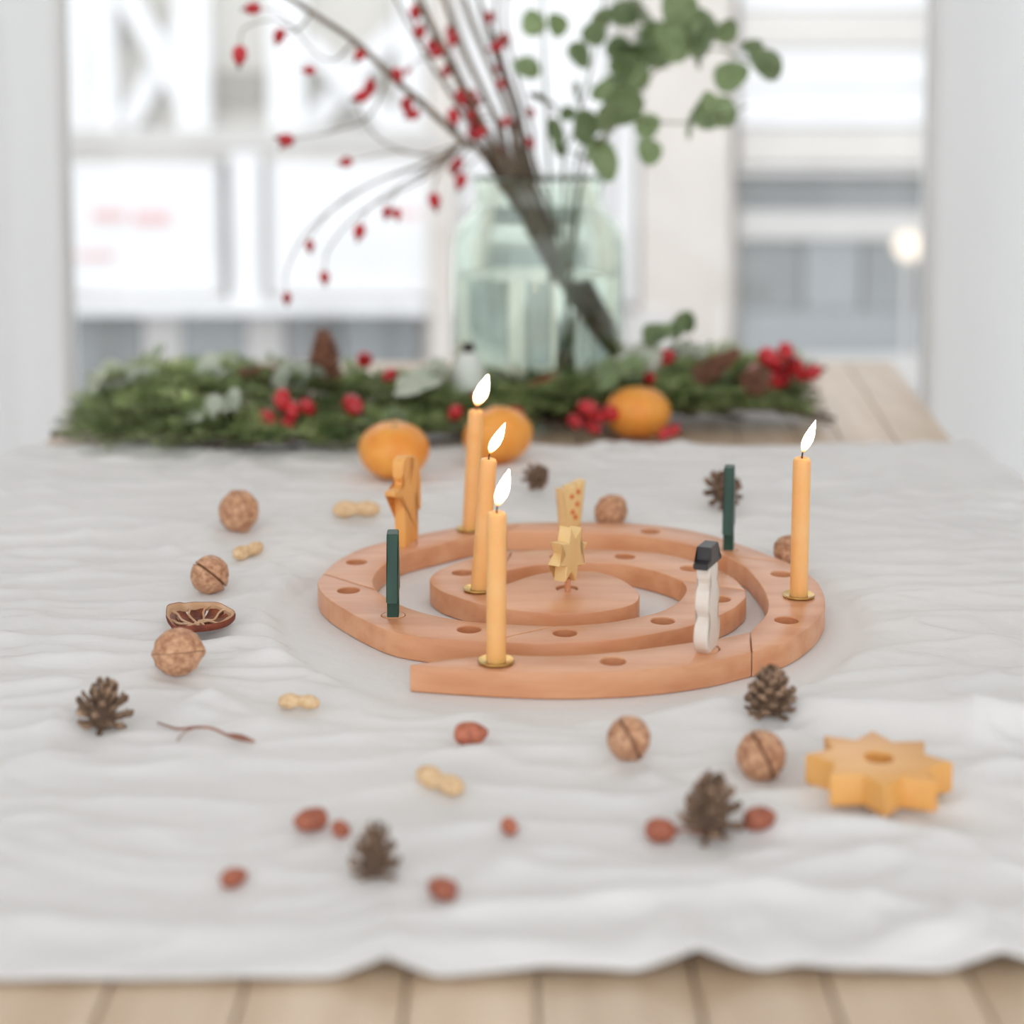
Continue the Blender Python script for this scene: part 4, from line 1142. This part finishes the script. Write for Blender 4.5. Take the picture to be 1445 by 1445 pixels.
# upright spruce cone and the lying ones
p = at(460, 545, 1.74)
cone(Vector((p.x, p.y, p.z - .004)), .072, .040, (R(3), R(-2), 0), 'long brown spruce cone standing upright in the fir', 120, .3, 'conered', 'spruce cones in the garland', L=.014, name='spruce_cone')
for px, py, Y, h, w, rot, lab in (
    (322, 541, 1.80, .055, .030, (R(10), R(82), R(12)), 'dark spruce cone lying at the back of the fir near pale leaves'),
    (398, 536, 1.80, .050, .028, (R(0), R(-78), R(20)), 'brown spruce cone lying beside the upright one'),
    (978, 536, 1.80, .066, .030, (R(0), R(58), R(0)), 'dark spruce cone tilted in the fir beside the largest rosehip cluster'),
    (1062, 545, 1.78, .044, .034, (R(60), R(10), R(0)), 'round brown cone under the largest rosehip cluster')):
    q = at(px, py, Y - .05)
    cone(q, h, w, rot, lab, 70, .3, 'conered', 'spruce cones in the garland', L=w * .36, name='spruce_cone')

# pale leafy sprigs tucked into the garland
def pale_sprig(px, py, Y, n, label, lf=.030, seed=0, m=PLEAF):
    rn = random.Random(seed); c = at(px, py, Y - .04); c.z = max(c.z, TZ + .01)
    root = empty('leaf_sprig', c, (0, 0, rn.uniform(-.5, .5))); tag(root, label, 'leaf sprig', 'leaf sprigs in the garland')
    ax = catmull([(-.035, 0, -.004), (0, 0, .004), (.03, .005, .012)], 5)
    MB().tube(ax, .0011, 5).build('stem', M['eucstem'], root)
    for k in range(n):
        b = ax[1 + int((len(ax) - 2) * k / n)]; s = 1 if k % 2 else -1
        d = Vector((rn.uniform(.1, .8), s * rn.uniform(.3, 1), rn.uniform(.0, .9))).normalized()
        nrm = Vector((rn.uniform(-.5, .5), -.7, .7)); y_ = nrm.cross(d).normalized(); z_ = d.cross(y_).normalized()
        o = link('leaf', m, root); mt = Matrix((d, y_, z_)).transposed().to_4x4(); mt.translation = b
        o.matrix_local = mt @ Matrix.Scale(lf * rn.uniform(.8, 1.15), 4)
for i, (px, py, Y, n, lab, m) in enumerate((
    (160, 545, 1.80, 7, 'pale sage leaf sprig at the curtain end of the garland', PLEAF), (285, 545, 1.80, 6, 'pale sage leaf sprig beside the dark lying spruce cone', PLEAF),
    (425, 545, 1.77, 7, 'pale sage leaf sprig at the foot of the upright spruce cone', PLEAF), (590, 545, 1.74, 6, 'pale sage leaf sprig behind the mandarin of the angel', PLEAF),
    (890, 530, 1.80, 6, 'pale sage leaf sprig between jar foot and mandarin', PLEAF), (300, 590, 1.66, 5, 'pale sage leaf sprig low at the front of the fir', PLEAF),
    (940, 480, 1.84, 7, 'green leaf sprig standing above the rosehips beside the jar', LEAF), (880, 535, 1.76, 5, 'dark green leaf sprig touching the jar foot', LEAF),
    (965, 505, 1.83, 5, 'pale sage leaf sprig above the tilted spruce cone', PLEAF), (530, 600, 1.66, 4, 'green leaf sprig low behind a mandarin', LEAF))):
    pale_sprig(px, py, Y, n, lab, .025, 20 + i, m)

# white bauble with a dark cap beside the jar
q = at(661, 532, 1.755)
o = empty('bauble', (q.x, q.y, q.z)); tag(o, 'small frosted white bauble with dark cap leaning at the jar', 'bauble')
MB().lathe([(0, -.036), (.010, -.035), (.018, -.027), (.021, -.012), (.019, .006), (.014, .020), (.009, .027), (.006, .030), (0, .031)], 28).build('body', M['bauble'], o)
MB().lathe([(0, .029), (.007, .029), (.0075, .031), (.0065, .037), (.003, .040), (0, .0405)], 16).build('cap', M['hiptip'], o)
# dark red chilli-like pod on the garland in front of the jar
root = empty('red_pod', at(748, 548, 1.775)); tag(root, 'thin dark red pod lying in front of the jar foot', 'pod')
rp = root.location.copy()
pp = catmull([at(724, 549, 1.775) - rp, at(742, 547, 1.772) - rp, at(760, 541, 1.775) - rp, at(782, 530, 1.78) - rp], 5)
MB().tube(pp, [.0015 + .0035 * math.sin(PI * min(1, (i + 1) / len(pp) * 1.1)) for i in range(len(pp))], 10).build('pod', M['hip'], root)
MB().tube([at(782, 530, 1.78) - rp, at(792, 520, 1.79) - rp, at(800, 505, 1.79) - rp], .0012, 6).build('stalk', M['stem'], root)
